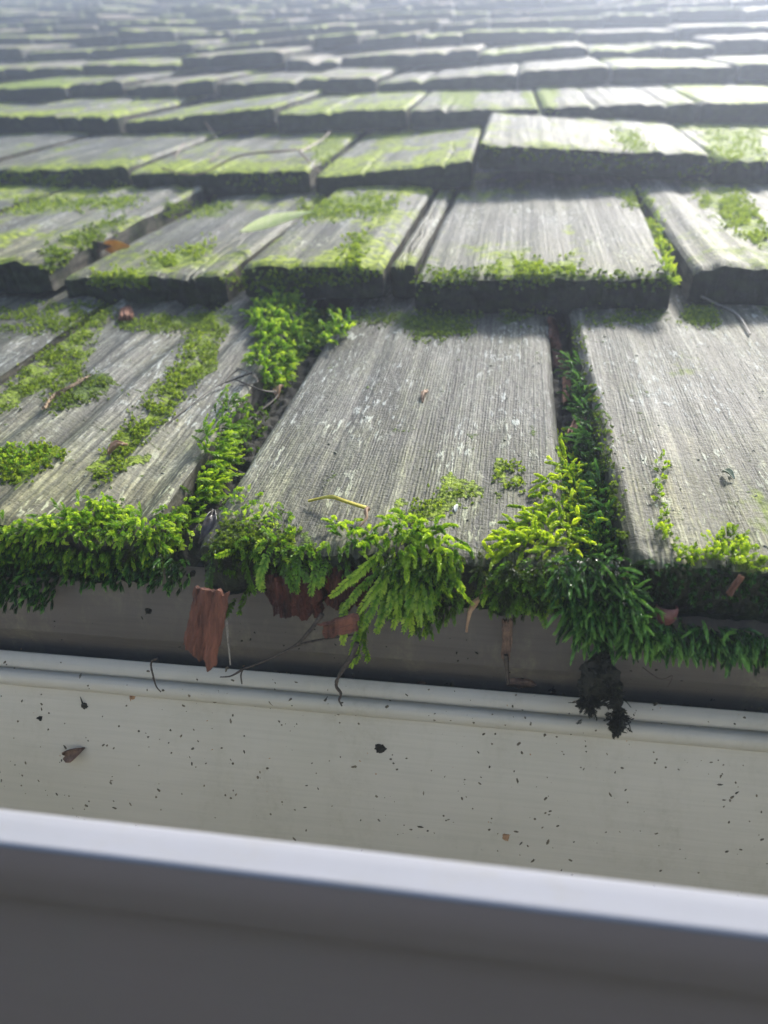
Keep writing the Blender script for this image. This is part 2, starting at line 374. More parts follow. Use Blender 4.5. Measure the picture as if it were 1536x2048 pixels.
    # butt face: rough, undercut
    K = 9; k = np.linspace(0, 1, K)[None, :]
    top = P[:, 0]; bot = B[:, 0]
    G = top[:, None, :]*(1-k[..., None]) + bot[:, None, :]*k[..., None]
    rr = (fbm(xl_[:, :1]*260+S, k*5+S, seed+11, 3)-.5)*.0045*np.sin(k*math.pi*.9)
    G[..., 1] += rr + .002*k
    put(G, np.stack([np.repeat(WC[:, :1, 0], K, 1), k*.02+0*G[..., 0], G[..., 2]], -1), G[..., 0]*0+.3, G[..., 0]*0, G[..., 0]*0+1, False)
    # sides
    for si, fl in ((0, True), (-1, False)):
        T_ = P[si]; Bz = (-slope*tu + dn_ + tilt*(Tx[si]-.5) - th[si]) - o[2]
        kk = np.linspace(0, 1, 6)[None, :]
        G = np.repeat(T_[:, None, :], 6, 1).copy(); G[..., 2] = T_[:, None, 2]*(1-kk) + Bz[:, None]*kk
        G[..., 0] += (fbm(tu[:, None]*90, kk*4, seed+12+si, 3)-.5)*.003*kk
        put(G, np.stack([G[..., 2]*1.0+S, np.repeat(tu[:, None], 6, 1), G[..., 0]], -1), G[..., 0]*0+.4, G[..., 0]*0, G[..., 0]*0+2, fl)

roof = empty('shingle_roof', (0, 0, 0), (PITCH, 0, 0))
tag(roof, 'mossy grey wooden shingle roof sloping up above the cream gutter', 'roof')

shakes = []      # (row, xl, xr, kwargs, label)
def gap_x(px, py): return roof_xu(px, py)[0]
def edge_from(p0, p1):
    """side line of a shake from two picture points on its top surface -> x at butt, slope"""
    (xa, ua), (xb, ub) = roof_xu(*p0), roof_xu(*p1)
    return (xa, ua), (xb, ub)
def line(p0, p1, row):
    (xa, ua), (xb, ub) = edge_from(p0, p1); k = (xb-xa)/(ub-ua); return xa + k*(row*E-ua), k

SPEC = {}
def S(row, l, r, lab=None, **kw):
    SPEC.setdefault(row, []).append((l, r, lab, kw))
# course 0 (front), measured
x1, k1 = line((352, 975), (530, 672), 0)
x2, k2 = line((410, 1050), (588, 722), 0)
x3, k3 = line((1140, 1100), (1108, 640), 0)
x4, k4 = line((1257, 1105), (1158, 625), 0)
xm, km = line((60, 1040), (190, 690), 0)
xm = x1 - .118; km = -.02
S(0, (xm, km), (x1, k1), 'coarsely grooved shingle with moss in its splits, at the left of the front course', coarse=1.3, amp=.0003, dn_=.0015, crown=.001, damp=.05)
S(0, (x2, k2), (x3, k3), 'wide finely ridged shingle in the middle of the front course', damp=-.35, amp=.00030, coarse=.12, dn_=.0, jag=.003)
S(0, (x4, k4), (x4+.152, .0), 'ridged shingle standing thick at the right of the front course', amp=.00028, coarse=.12, dn_=.0025, tilt=-.001, jag=.002)
S(0, (xm-.10, 0), (xm-.008, km), None, coarse=1.1, dn_=.004, damp=.3)
# course 1
j1 = [line((62, 568), (300, 412), 1), line((442, 572), (600, 400), 1), line((765, 552), (845, 385), 1), line((825, 552), (890, 383), 1),
      line((1347, 560), (1292, 385), 1), line((1395, 556), (1312, 388), 1)]
S(1, (j1[0][0]-.12, 0), (j1[0][0]-.004, j1[0][1]*.9), 'shingle with a bright cut corner ending above the left of the front course', dn_=.006, coarse=.5)
S(1, (j1[0][0]+.006, j1[0][1]), (j1[1][0]-.0065, j1[1][1]), None, coarse=.5, dn_=-.001)
S(1, (j1[1][0]+.0035, j1[1][1]), (j1[2][0]-.0015, j1[2][1]), None, coarse=.3, damp=.9)
S(1, (j1[2][0]+.0015, j1[2][1]), (j1[3][0]-.0012, j1[3][1]), 'narrow pale strip of shingle with a crack across it', coarse=.2, tilt=0, dn_=.001)
S(1, (j1[3][0]+.0012, j1[3][1]), (j1[4][0], j1[4][1]), 'broad silvery shingle of the second course', coarse=.15, amp=.0004, dn_=.001)
S(1, (j1[5][0], j1[5][1]), (j1[5][0]+.15, 0), None, coarse=.4, dn_=.003, damp=.4)
# course 2, 3, 4: joints read off the picture at the butt line
def rowj(row, pxs, kws):
    xs = [row_x(p, row) for p in pxs]
    for i in range(len(xs)-1):
        S(row, (xs[i]+.0025, rng.normal(0, .012)), (xs[i+1]-.0025, rng.normal(0, .012)), kws.get(i, {}).pop('lab', None) if i in kws else None, **kws.get(i, {}))
rowj(2, [-70, 250, 622, 950, 1432, 1720], {0: dict(dn_=.002, damp=.3), 1: dict(dn_=-.001), 2: dict(dn_=.0), 3: dict(dn_=.010, tilt=-.011, damp=.4, lab='lifted shingle curling up over a dark gap in the third course'), 4: dict(dn_=.0, damp=.8)})
rowj(3, [-60, 110, 236, 548, 816, 1082, 1398, 1640], {0: dict(damp=.8), 1: dict(damp=.9, dn_=.003), 2: dict(dn_=.001), 3: dict(), 4: dict(damp=.3, dn_=.002), 5: dict(dn_=.003), 6: dict(dn_=.001)})
rowj(4, [-60, 128, 243, 348, 428, 592, 752, 1036, 1222, 1480, 1640], {1: dict(dn_=.005), 0: dict(damp=.9), 3: dict(dn_=.003, tilt=.004), 6: dict(dn_=-.002), 7: dict(dn_=.004), 8: dict(damp=.5, dn_=.002)})
NROWS = 20
XMIN, XMAX = -3.1, 2.7
for row in range(NROWS):
    L = SPEC.setdefault(row, [])
    if L:
        a = min(s[0][0] for s in L) - .005; b = max(s[1][0] for s in L) + .005
    else:
        c = rng.uniform(-.1, .1); a = c; b = c
    while b < XMAX:
        wd = rng.choice([.085, .11, .13, .15, .18, .21]) + rng.normal(0, .008); L.append(((b, rng.normal(0, .01)), (b+wd-.005, rng.normal(0, .01)), None, {})); b += wd
    while a > XMIN:
        wd = rng.choice([.085, .11, .13, .15, .18, .21]) + rng.normal(0, .008); L.append(((a-wd+.005, rng.normal(0, .01)), (a, rng.normal(0, .01)), None, {})); a -= wd

def proj(p):
    v = np.asarray(p)-CAM; z = v.dot(fwd); return (768+FPX*v.dot(rt)/z, 1024+FPX*v.dot(dn)/z) if z > .01 else (9e9, 9e9)
cands = []
sd = 0
for row in sorted(SPEC):
    for (l, r, lab, kw) in SPEC[row]:
        sd += 1; kw = dict(kw)
        if 'dn_' not in kw: kw['dn_'] = float(rng.choice([-.003, 0, 0, .002, .004, .008]) * (1 if row > 3 else .6)) + float(rng.normal(0, .0015))
        if 'tilt' not in kw: kw['tilt'] = float(rng.normal(0, .0045 if row > 1 else .0015))
        if 'damp' not in kw: kw['damp'] = float(rng.uniform(-.1, .8)) + (.25 if l[0] < 0 else 0)
        kw['damp'] = kw['damp'] + (.40 if row > 1 else (.15 if row == 1 else -.1))
        if row > 0 and 'jag' not in kw: kw['jag'] = .0014
        kw['tan'] = float(np.clip((row-3)/5, 0, 1)*np.clip(.9-(l[0]+.2)/max(.3, .12*row+.2), 0, 1)*rng.uniform(.5, 1))  # stronger up and to the left, painting sunlit warmth into tan wood
        if 'coarse' not in kw: kw['coarse'] = float(rng.uniform(.0, .3))
        u0 = row*E + (0 if row == 0 else float(rng.normal(0, .0035 + .003*(row > 2))))
        pts = [proj(r2w(l[0], u0, 0)), proj(r2w(r[0], u0, 0))]
        x0, x9 = max(0, min(pts[0][0], 1536)), max(0, min(pts[1][0], 1536))
        c = proj(r2w((l[0]+r[0])/2, u0+E*.9, 0)); hgt = max(0, pts[0][1]) - max(0, c[1])
        area = (x9-x0)*max(0, hgt) if min(pts[0][1], pts[1][1]) > -20 or c[1] > 0 else 0
        cands.append([area, row, l, r, lab, kw, u0, sd])
cands.sort(key=lambda c: -c[0])
rest = MB(); BV = []; BF = []; bn = 0
def collect(mb, M=None, org=None):
    global bn
    V = np.concatenate(mb.v); 
    if org is not None: V = V + np.asarray(org)
    V = np.stack([V[:, 0], V[:, 1]*CP - V[:, 2]*SP, V[:, 1]*SP + V[:, 2]*CP], -1) if M else V
    F = np.concatenate([f if f.shape[1] == 4 else np.concatenate([f, f[:, -1:]], 1) for f in mb.f]); BV.append(V); BF.append(F + bn); bn += len(V)
vis_n = 0
for i, (area, row, l, r, lab, kw, u0, sd) in enumerate(cands):
    near = {0: (.00030, .0016), 1: (.0005, .004), 2: (.0012, .007), 3: (.003, .010)}.get(row, (.007, .022)) if area > 0 else (.012, .03)
    if area > 0 and vis_n < 98:
        mb = MB(); org = ((l[0]+r[0])/2, u0, kw.get('dn_', 0))
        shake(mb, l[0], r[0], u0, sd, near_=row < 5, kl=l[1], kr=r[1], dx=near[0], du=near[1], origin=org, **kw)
        o = mb.build('shingle', M_WOOD, roof); o.location = org; vis_n += 1
        if lab: o['label'] = lab
        if row < 5: collect(mb, True, org)
    else:
        n0 = len(rest.v)
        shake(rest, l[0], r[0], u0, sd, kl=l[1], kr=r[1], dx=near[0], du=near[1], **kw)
        if row < 5:
            t = MB(); t.v = rest.v[n0:]; off = rest.n - sum(len(v) for v in t.v); t.f = [f-off for f in rest.f[n0:]]; collect(t, True)
# starter course under the front one
stx = [-.62, -.47, -.33, -.235, -.135, .045, .115, .24, .38, .52]
tmp = MB()
for i in range(len(stx)-1):
    shake(tmp, stx[i]+.003, stx[i+1]-.003, .006 + rng.normal(0, .0015), 900+i, dn_=-H*1.02, dx=.0012, du=.008, thick=.019, jag=.004, coarse=.3, damp=.9, tilt=0, u_far=.27)
o = tmp.build('starter_course', M_WOOD, roof); o['label'] = 'dark row of shingles doubled under the front course'
collect(tmp, True)
o = rest.build('shingles', M_WOOD, roof); o['kind'] = 'stuff'
mb = MB()
def boxm(mb, x0, x1, y0, y1, z0, z1):
    V = [(x, y, z) for x in (x0, x1) for y in (y0, y1) for z in (z0, z1)]
    mb.add(V, [(0, 1, 3, 2), (4, 6, 7, 5), (0, 4, 5, 1), (2, 3, 7, 6), (0, 2, 6, 4), (1, 5, 7, 3)])
boxm(mb, XMIN, XMAX, .02, NROWS*E+.2, -.078, -.066)
mb.build('roof_deck', M_DECK, roof, smooth=False)

# ------------------------------------------------------------------ gutter and fascia
GX0, GX1 = -1.6, 1.8
def sweep(prof, nx=60, thick=None, bow=.0006, seed=0):
    prof = np.asarray(prof, float); xs = np.linspace(GX0, GX1, nx)
    P = np.zeros((nx, len(prof), 3)); P[..., 0] = xs[:, None]; P[..., 1] = prof[None, :, 0]; P[..., 2] = prof[None, :, 1]
    wv = bow*(vnoise(xs*5, xs*0, seed)-.5)*2; P[..., 1] += wv[:, None]; return P
def arc(cx, cz, r, a0, a1, n): return [(cx+r*math.cos(math.radians(a)), cz+r*math.sin(math.radians(a))) for a in np.linspace(a0, a1, n)]
gut = empty('gutter', (0, -.115, -.12)); tag(gut, 'cream painted metal rain gutter with bright rolled front lip', 'gutter')
def gpart(name, P, m, **kw):
    mb = MB(); mb.grid(P); o = mb.build(name, m); o.parent = gut; o.matrix_parent_inverse = Matrix.Translation((0, .115, .12))
    sol = o.modifiers.new('thick', 'SOLIDIFY'); sol.thickness = kw.get('t', .0007); sol.offset = kw.get('off', 0); collect(mb); return o
ZB = -.135
# back panel: flange, rolled bead, wall
fl = [(.0085, -.0480), (.0078, -.0530)]
bead = [(.0075, -.0542)] + arc(.0064, -.0567, .0030, 120, 240, 9) + [(.0060, -.0594)]
wall = [(.0058, -.0602), (.002, -.075), (-.002, -.092), (-.0045, -.108), (-.006, -.120)] + arc(-.012, -.123, .006, 0, -90, 6)[1:]
gpart('back_panel', sweep(fl + bead[:1], seed=3), M_PAINT)
gpart('bead', sweep(bead, seed=3), M_PAINT)
gpart('back_wall', sweep([bead[-1]] + wall + [(-.03, ZB+.004), (-.095, ZB+.003)] + arc(-.098, ZB+.009, .006, -90, -180, 5) + [(-.1045, -.10), (-.1045, -.03)], nx=120, seed=3), M_PAINT)
# front: lip and ogee face
LZ = -.0128
lip = [(-.1045, -.031), (-.1070, -.022), (-.1145, -.0165), (-.1156, LZ-.0015)] + arc(-.1171, LZ-.0018, .0017, 10, 90, 5) + [(-.1195, LZ-.0003), (-.1228, LZ-.0008)] + arc(-.1229, LZ-.0014, .0006, 85, 175, 6)
gpart('front_lip', sweep(lip, seed=9), M_LIP)
face = [(-.1235, LZ-.00135), (-.1230, LZ-.0080), (-.1226, LZ-.0120)] + [(-.1214, LZ-.0142), (-.1195, -.0290), (-.1188, -.0345), (-.1190, -.045), (-.1195, -.060), (-.1180, -.075), (-.1130, -.090), (-.106, -.11), (-.1045, ZB)]
gpart('front_face', sweep(face, seed=9), M_FRONT)
mb = MB(); P = sweep([(.0110, -.012), (.0112, -.030), (.0114, -.0405), (.0120, -.0412), (.0165, -.0480), (.0175, -.0560), (.018, -.16)], seed=5); mb.grid(P)
P2 = P.copy(); P2[..., 1] += .02; mb.grid(P2, flip=True); collect(mb)
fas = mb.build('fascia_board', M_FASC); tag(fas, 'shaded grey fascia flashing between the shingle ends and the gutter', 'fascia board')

mb = MB(); mb.add([(-5, -5, -3), (5, -5, -3), (5, 5, -3), (-5, 5, -3)], [(0, 1, 2, 3)])
tag(mb.build('ground', M_GROUND), kind='structure')

def gapfill(name, label, l, r, u0, u1, n0, seed):
    '''lumpy wet litter and soil lying in the slot between two shingles'''
    mb = MB(); nu, nx = 150, 26; u = np.linspace(u0, u1, nu)[:, None]; v = np.linspace(0, 1, nx)[None, :]
    xa = l[0]+l[1]*u-.003; xb = r[0]+r[1]*u+.003; X = xa*(1-v)+xb*v; U = u+0*v
    N = n0 - (H/E)*U + (fbm(X*260, U*200, seed, 4)-.5)*.009 - .006*np.clip(1-(U-u0)/.012, 0, 1)
    U = U + (fbm(X*300, U*0, seed+3, 2)-.5)*.006*np.clip(1-(U-u0)/.02, 0, 1)
    W_ = np.stack([X, U*CP-N*SP, U*SP+N*CP], -1); mb.grid(W_); base = W_[0].copy(); base[:, 2] -= .010; base[:, 1] += .004; mb.grid(np.stack([base, W_[0]], 0))
    tag(mb.build(name, M_SOIL), label, 'humus', kind='stuff'); collect(mb)
gapfill('humus', 'dark wet humus packed in the long gap left of the middle shingle', (x1, k1), (x2, k2), .006, .245, -.0115, 71)
gapfill('humus', 'dark wet humus packed in the gap right of the middle shingle', (x3, k3), (x4, k4), .006, .245, -.0125, 72)

bvh = BVHTree.FromPolygons([tuple(v) for v in np.concatenate(BV)], [tuple(f) for f in np.concatenate(BF)])
def hit(px, py):
    for k in range(12):
        p, n = hit1(px + (0, 4, -4, 8, -8, 0, 12, -12, 0, 20, -20, 0)[k], py + (0, 0, 2, -4, 4, 10, 6, -6, 20, 0, 8, -30)[k])
        if p is not None: return p, n
    return None, None
def hit1(px, py):
    d = ray(px, py); r = bvh.ray_cast(Vector(CAM), Vector(d))
    if r[0] is None: return None, None
    n = np.array(r[1]); n = n if n.dot(d) < 0 else -n
    return np.array(r[0]), n

# ------------------------------------------------------------------ moss
def unit(v): v = np.asarray(v, float); return v/(np.linalg.norm(v, axis=-1, keepdims=True)+1e-12)
GRAV = np.array([0, 0, -1.])
def shoot(mb, p, d, L, droop=.3, sp=.0009, ll=.0019, lw=.0008, ang=40, flat=False, per=3, tint=.5, tvar=.25, stem=False, g=None, wob=.25, bright_tip=.35):
    n = max(4, int(L/sp)); s = (np.arange(n)+.5)/n
    d = unit(d); wv = g.normal(0, wob, 3)
    dirs = unit(d[None] + droop*(s[:, None]**1.2)*GRAV[None] + wv[None]*s[:, None]*np.array([1, 1, .6])[None])
    pos = p + np.cumsum(dirs, 0)*L/n
    ref = unit(g.normal(0, 1, 3) if not flat else np.array([0, .3, 1.]) + g.normal(0, .35, 3))
    a = unit(np.cross(dirs, ref)); b = np.cross(dirs, a)
    k = np.repeat(np.arange(n), per); m = len(k)
    if flat: phi = (np.tile(np.arange(per), n) % 2)*math.pi + g.normal(0, .35, m)
    else: phi = np.arange(m)*2.39996 + g.normal(0, .3, m)
    ss = s[k]; T_ = dirs[k]; rad = np.cos(phi)[:, None]*a[k] + np.sin(phi)[:, None]*b[k]
    an = np.radians(ang)*(1-.55*ss**3)*g.uniform(.75, 1.2, m)
    ld = np.cos(an)[:, None]*T_ + np.sin(an)[:, None]*rad
    env = np.clip(.55+1.2*ss, 0, 1)*(1-.5*ss**4)
    l = ll*env*g.uniform(.75, 1.2, m); w_ = lw*env*g.uniform(.8, 1.2, m)
    wd = unit(np.cross(ld, T_) + 1e-6)
    base = pos[k]; mid = base + ld*(l*.5)[:, None] + rad*(l*.06)[:, None]; tip = base + ld*l[:, None] + T_*(l*.15)[:, None] + GRAV*(l*.1)[:, None]
    V = np.stack([base, mid+wd*(w_*.5)[:, None], tip, mid-wd*(w_*.5)[:, None]], 1).reshape(-1, 3)
    F = np.arange(m*4).reshape(-1, 4)
    t = np.clip(tint + g.normal(0, tvar*.75) + bright_tip*(ss-.55) + g.normal(0, tvar*.35, m), 0, 1)
    tt = np.stack([t-.08, t, t+.10, t], 1).reshape(-1)
    mb.add(V, F, tint=np.clip(tt, 0, 1))
    if stem:
        r = .00016; c = np.concatenate([p[None], pos]); aa = np.concatenate([a[:1], a])
        Pg = np.stack([c-aa*r, c+aa*r], 1); mb.grid(Pg, tint=np.full(len(c)*2, .25))

def in_poly(poly, n, g):
    poly = np.asarray(poly, float); lo = poly.min(0); hi = poly.max(0); out = []
    while len(out) < n:
        q = g.uniform(lo, hi, (n*3, 2)); inside = np.zeros(len(q), bool); j = len(poly)-1
        for i in range(len(poly)):
            a, b = poly[i], poly[j]
            c = ((a[1] > q[:, 1]) != (b[1] > q[:, 1])) & (q[:, 0] < (b[0]-a[0])*(q[:, 1]-a[1])/(b[1]-a[1]+1e-12)+a[0]); inside ^= c; j = i
        out += list(q[inside])
    return np.array(out[:n])

def strand(mb, a, b, c, d, tint, Yo, g):
    '''one feather-leaved shoot from a place on the wood out and down to its hanging tip'''
    p, n = hit(a, b); p = p + n*.001; e = at_y(c, d, min(p[1], 0)+Yo*.5); k = np.linalg.norm(e-p)
    m1 = p + (e-p)*.33 + np.array([0, -.25*k, .12*k]); m2 = p + (e-p)*.75 + np.array([0, -.18*k, .03*k])
    t = np.linspace(0, 1, max(7, int(k*1.15/.00085)))[:, None]; u = 1-t
    C = u**3*p + 3*u*u*t*m1 + 3*u*t*t*m2 + t**3*e; C = C + np.cumsum(g.normal(0, .00008, C.shape), 0)
    T_ = unit(np.gradient(C, axis=0)); a_ = unit(np.cross(T_, np.array([g.normal(0, .4), 1, .3]))); r = .00018
    mb.grid(np.stack([C-a_*r, C+a_*r], 1), tint=np.full(len(C)*2, .3))
    for s_ in (-1, 1, .25):
        m = len(C); sv = np.linspace(0, 1, m); env = np.clip(.6+sv*1.5, 0, 1)*(1-.45*sv**5)*g.uniform(.8, 1.15, m)
        bb = np.cross(T_, a_); ld = unit(T_*.55 + a_*s_*.9 + bb*(g.normal(0, .25, m) + (.8 if abs(s_) < 1 else 0))[:, None]); l = .0019*env; w_ = .00115*env
        wd = unit(np.cross(ld, bb)+1e-6); md = C+ld*(l*.5)[:, None]; tp = C+ld*l[:, None]+GRAV*(l*.18)[:, None]
        V = np.stack([C, md+wd*(w_*.5)[:, None], tp, md-wd*(w_*.5)[:, None]], 1).reshape(-1, 3)
        tt = np.clip(tint+g.normal(0, .10, m)+.25*(sv-.6), 0, 1); mb.add(V, np.arange(m*4).reshape(-1, 4), tint=np.stack([tt-.1, tt, tt+.1, tt], 1).reshape(-1).clip(0, 1))

def clump(name, label, mat, specs, seed, group=None, cat='moss', strands=()):
    g = np.random.default_rng(seed); mb = MB()
    for st in strands: strand(mb, *st, g)
    for sp in specs:
        kw = dict(sp); poly = kw.pop('poly'); n = kw.pop('n'); d0 = np.array(kw.pop('dir', (0, -.5, .6)), float); spread = kw.pop('spread', .45)
        Lr = kw.pop('len', (.006, .012)); lift = kw.pop('lift', (0, .002)); nw = kw.pop('nw', .5); plane = kw.pop('plane', None); dep = kw.pop('depth', .003)
        fray = kw.pop('fray', 5)
        for (px, py) in in_poly(poly, n, g):
            px += g.normal(0, fray); py += g.normal(0, fray*.7)
            if fray > 6 and vnoise(px/26, py/17, 3) + .45*vnoise(px/9, py/7, 4) < .62: continue
            if plane is None:
                p, nn = hit(px, py)
                if p is None or p[1] > .7: continue
                q = p + nn*g.uniform(*lift)
            else:
                q = at_y(px, py, plane + g.uniform(-dep, dep)); nn = np.array([0, -1., 0])
            d = unit(d0 + nn*nw + g.normal(0, spread, 3))
            shoot(mb, q, d, g.uniform(*Lr), g=g, **kw)
    V = np.concatenate(mb.v); o = mb.build(name, mat, origin=V.mean(0)*np.array([1, 1, 0]) + np.array([0, 0, V[:, 2].min()]), smooth=False)
    if name == 'moss': tag(o, label, cat, kind='stuff')
    else: tag(o, label, cat, group)
    return o
MG = 'moss clumps growing on the shingle ends'
W = dict(ll=.0017, lw=.00075, ang=34, sp=.00062)              # plump overlapping leaves
clump('moss_clump', 'long bright green moss ridge along the left shingle ends', M_MOSS, [
    dict(poly=[(-420, 1015), (60, 1050), (130, 1030), (210, 995), (250, 1015), (300, 1040), (350, 1010), (390, 990), (400, 1050), (370, 1090), (330, 1100), (200, 1075), (-420, 1045)], n=860, dir=(.1, -.8, -.05), len=(.0025, .0060), lift=(0, .0022), nw=.3, spread=.5, tint=.56, **W),
    dict(poly=[(-420, 1040), (200, 1080), (370, 1090), (330, 1120), (200, 1130), (-420, 1075)], n=400, dir=(0, -.8, -.5), len=(.0025, .005), lift=(0, .002), tint=.30, droop=.6, **W),
    dict(poly=[(-60, 900), (40, 890), (110, 910), (60, 950), (-60, 960)], n=160, dir=(0, -.3, .6), len=(.001, .003), lift=(0, .0006), tint=.5, ll=.0014, lw=.0007, ang=42, sp=.0007)], 11, MG)
clump('moss_clump', 'moss climbing the side of the left shingle beside the gap', M_MOSS, [
    dict(poly=[(410, 870), (440, 880), (460, 930), (440, 970), (400, 1010), (370, 1000), (395, 930)], n=230, dir=(.6, -.4, .3), len=(.004, .009), lift=(0, .004), tint=.55, **W),
    dict(poly=[(445, 790), (480, 800), (500, 860), (470, 900), (430, 870)], n=170, dir=(.5, -.2, .3), len=(.002, .005), lift=(0, .002), tint=.3, **W),
    dict(poly=[(560, 740), (590, 745), (520, 870), (470, 950), (450, 930), (500, 840)], n=130, dir=(.1, -.5, .4), spread=.6, len=(.0015, .004), lift=(0, .001), tint=.12, **W)], 12, MG)
clump('moss_clump', 'fluffy moss patch where the second course meets the first, above the long gap', M_MOSS, [
    dict(poly=[(500, 640), (540, 595), (590, 590), (610, 630), (690, 640), (700, 670), (650, 700), (600, 715), (570, 780), (530, 775), (505, 740), (520, 690)], n=1050, dir=(.15, -.65, .35), len=(.004, .0085), lift=(0, .005), spread=.5, tint=.48, ll=.0026, lw=.0010, ang=32, sp=.0009, droop=.5)], 13, MG)
clump('moss_clump', 'small olive moss tuft on the near left corner of the middle shingle', M_MOSS, [
    dict(poly=[(455, 1010), (480, 978), (520, 980), (540, 1020), (590, 1040), (600, 1085), (560, 1095), (520, 1060), (460, 1050)], n=105, dir=(0, -.5, .2), len=(.0012, .0032), lift=(0, .001), spread=.6, tint=.50, ll=.0014, lw=.0007, ang=42, sp=.0006)], 14, MG)
PIN = dict(ll=.0026, lw=.0014, ang=62, sp=.00085, flat=True, per=2, stem=True, wob=.35)
clump('moss_clump', 'large trailing moss tuft hanging from the middle shingle over the gutter', M_MOSS, [
    dict(poly=[(640, 1085), (680, 1055), (760, 1060), (800, 1050), (870, 1065), (900, 1100), (900, 1125), (780, 1120), (700, 1100), (650, 1100)], n=105, dir=(0, -.8, .2), spread=.6, len=(.003, .007), lift=(.0003, .002), droop=.9, tint=.62, ll=.0019, lw=.0012, ang=26, sp=.0007),
    dict(poly=[(800, 1060), (880, 1070), (910, 1120), (800, 1130)], n=60, dir=(.1, -.8, .2), spread=.6, len=(.005, .010), lift=(.001, .005), droop=1.0, tint=.68, ll=.0021, lw=.0013, ang=26, sp=.0007),
    dict(poly=[(770, 1110), (920, 1110), (930, 1200), (850, 1240), (770, 1200)], n=200, plane=.0, depth=.004, dir=(0, -.6, -.5), spread=.5, len=(.004, .009), droop=.8, tint=.22, **W)], 15, MG, strands=
    [(a, b, c, d, .62+.1*((a+c) % 3-1), -.014) for a, b, c, d in [(790, 1100, 760, 1190), (800, 1105, 800, 1240), (815, 1110, 822, 1270), (828, 1100, 850, 1225), (840, 1095, 838, 1255), (850, 1105, 872, 1210), (806, 1110, 775, 1230), (862, 1110, 902, 1190), (870, 1100, 925, 1180), (880, 1110, 945, 1205), (775, 1100, 700, 1165), (765, 1110, 665, 1190), (790, 1120, 715, 1230), (785, 1130, 730, 1255), (760, 1130, 690, 1215), (830, 1120, 808, 1265), (845, 1120, 862, 1245), (735, 1190, 700, 1330), (740, 1240, 712, 1325), (735, 1250, 735, 1318), (790, 1150, 755, 1260), (820, 1130, 790, 1262), (700, 1170, 688, 1290), (855, 1130, 884, 1180)]])
clump('moss_clump', 'glowing yellow green moss tuft on the right corner of the middle shingle', M_MOSSY, [
    dict(poly=[(1108, 920), (1140, 900), (1165, 960), (1185, 1050), (1190, 1100), (1150, 1120), (1080, 1105), (960, 1125), (1030, 1060), (1080, 1020), (1095, 960)], n=350, dir=(-.6, -.5, .05), spread=.5, len=(.0035, .0075), lift=(0, .004), tint=.66, nw=.2, ll=.0017, lw=.0014, ang=20, sp=.0006, wob=.4),
    dict(poly=[(1115, 870), (1130, 860), (1140, 920), (1112, 930)], n=40, dir=(0, -.5, .3), len=(.002, .004), lift=(0, .002), tint=.5, ll=.0017, lw=.0010, ang=30, sp=.0006),
    dict(poly=[(1120, 940), (1165, 960), (1190, 1060), (1195, 1100), (1130, 1110)], n=230, dir=(.4, -.6, .15), spread=.5, len=(.0035, .0075), lift=(0, .006), tint=.60, nw=.2, ll=.0017, lw=.0013, ang=22, sp=.0006)], 16, MG)
ND = dict(ll=.0024, lw=.0008, ang=17, sp=.0008, tvar=.4, bright_tip=.6)
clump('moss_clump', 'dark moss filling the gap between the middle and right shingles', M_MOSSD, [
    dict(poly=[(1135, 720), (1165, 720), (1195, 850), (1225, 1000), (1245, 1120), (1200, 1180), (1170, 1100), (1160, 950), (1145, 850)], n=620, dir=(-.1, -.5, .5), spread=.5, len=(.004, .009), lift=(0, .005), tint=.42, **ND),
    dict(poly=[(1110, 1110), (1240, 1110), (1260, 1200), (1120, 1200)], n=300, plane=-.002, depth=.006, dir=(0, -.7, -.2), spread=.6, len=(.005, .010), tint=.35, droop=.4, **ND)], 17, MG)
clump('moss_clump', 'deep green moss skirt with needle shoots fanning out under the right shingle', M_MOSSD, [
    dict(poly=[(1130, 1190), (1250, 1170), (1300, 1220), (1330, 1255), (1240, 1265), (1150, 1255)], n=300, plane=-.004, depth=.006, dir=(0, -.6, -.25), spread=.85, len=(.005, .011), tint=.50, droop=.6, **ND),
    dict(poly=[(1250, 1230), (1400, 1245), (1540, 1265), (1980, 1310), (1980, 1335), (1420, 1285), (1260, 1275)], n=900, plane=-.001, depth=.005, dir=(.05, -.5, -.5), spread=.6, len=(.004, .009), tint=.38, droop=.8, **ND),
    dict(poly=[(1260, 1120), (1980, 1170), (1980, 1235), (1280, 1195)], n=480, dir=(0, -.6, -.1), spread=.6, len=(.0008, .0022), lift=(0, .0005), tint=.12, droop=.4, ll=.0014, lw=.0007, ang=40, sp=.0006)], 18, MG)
clump('moss_clump', 'crumbly yellow moss crust on the edge of the right shingle', M_MOSSY, [
    dict(poly=[(1420, 1085), (1460, 1070), (1500, 1100), (1530, 1130), (1500, 1145), (1430, 1120)], n=100, dir=(0, -.4, .5), len=(.002, .005), lift=(0, .002), tint=.40, ll=.0013, lw=.0008, ang=45, sp=.0006),
    dict(poly=[(1340, 1105), (1420, 1100), (1420, 1125), (1350, 1125)], n=45, dir=(0, -.4, .5), len=(.001, .003), lift=(0, .001), tint=.40, ll=.0013, lw=.0008, ang=45, sp=.0006),
    dict(poly=[(1315, 930), (1325, 915), (1332, 1060), (1345, 1090), (1318, 1090)], n=55, dir=(0, -.3, .6), len=(.001, .003), tint=.4, ll=.0013, lw=.0008, ang=45, sp=.0006)], 19, MG)
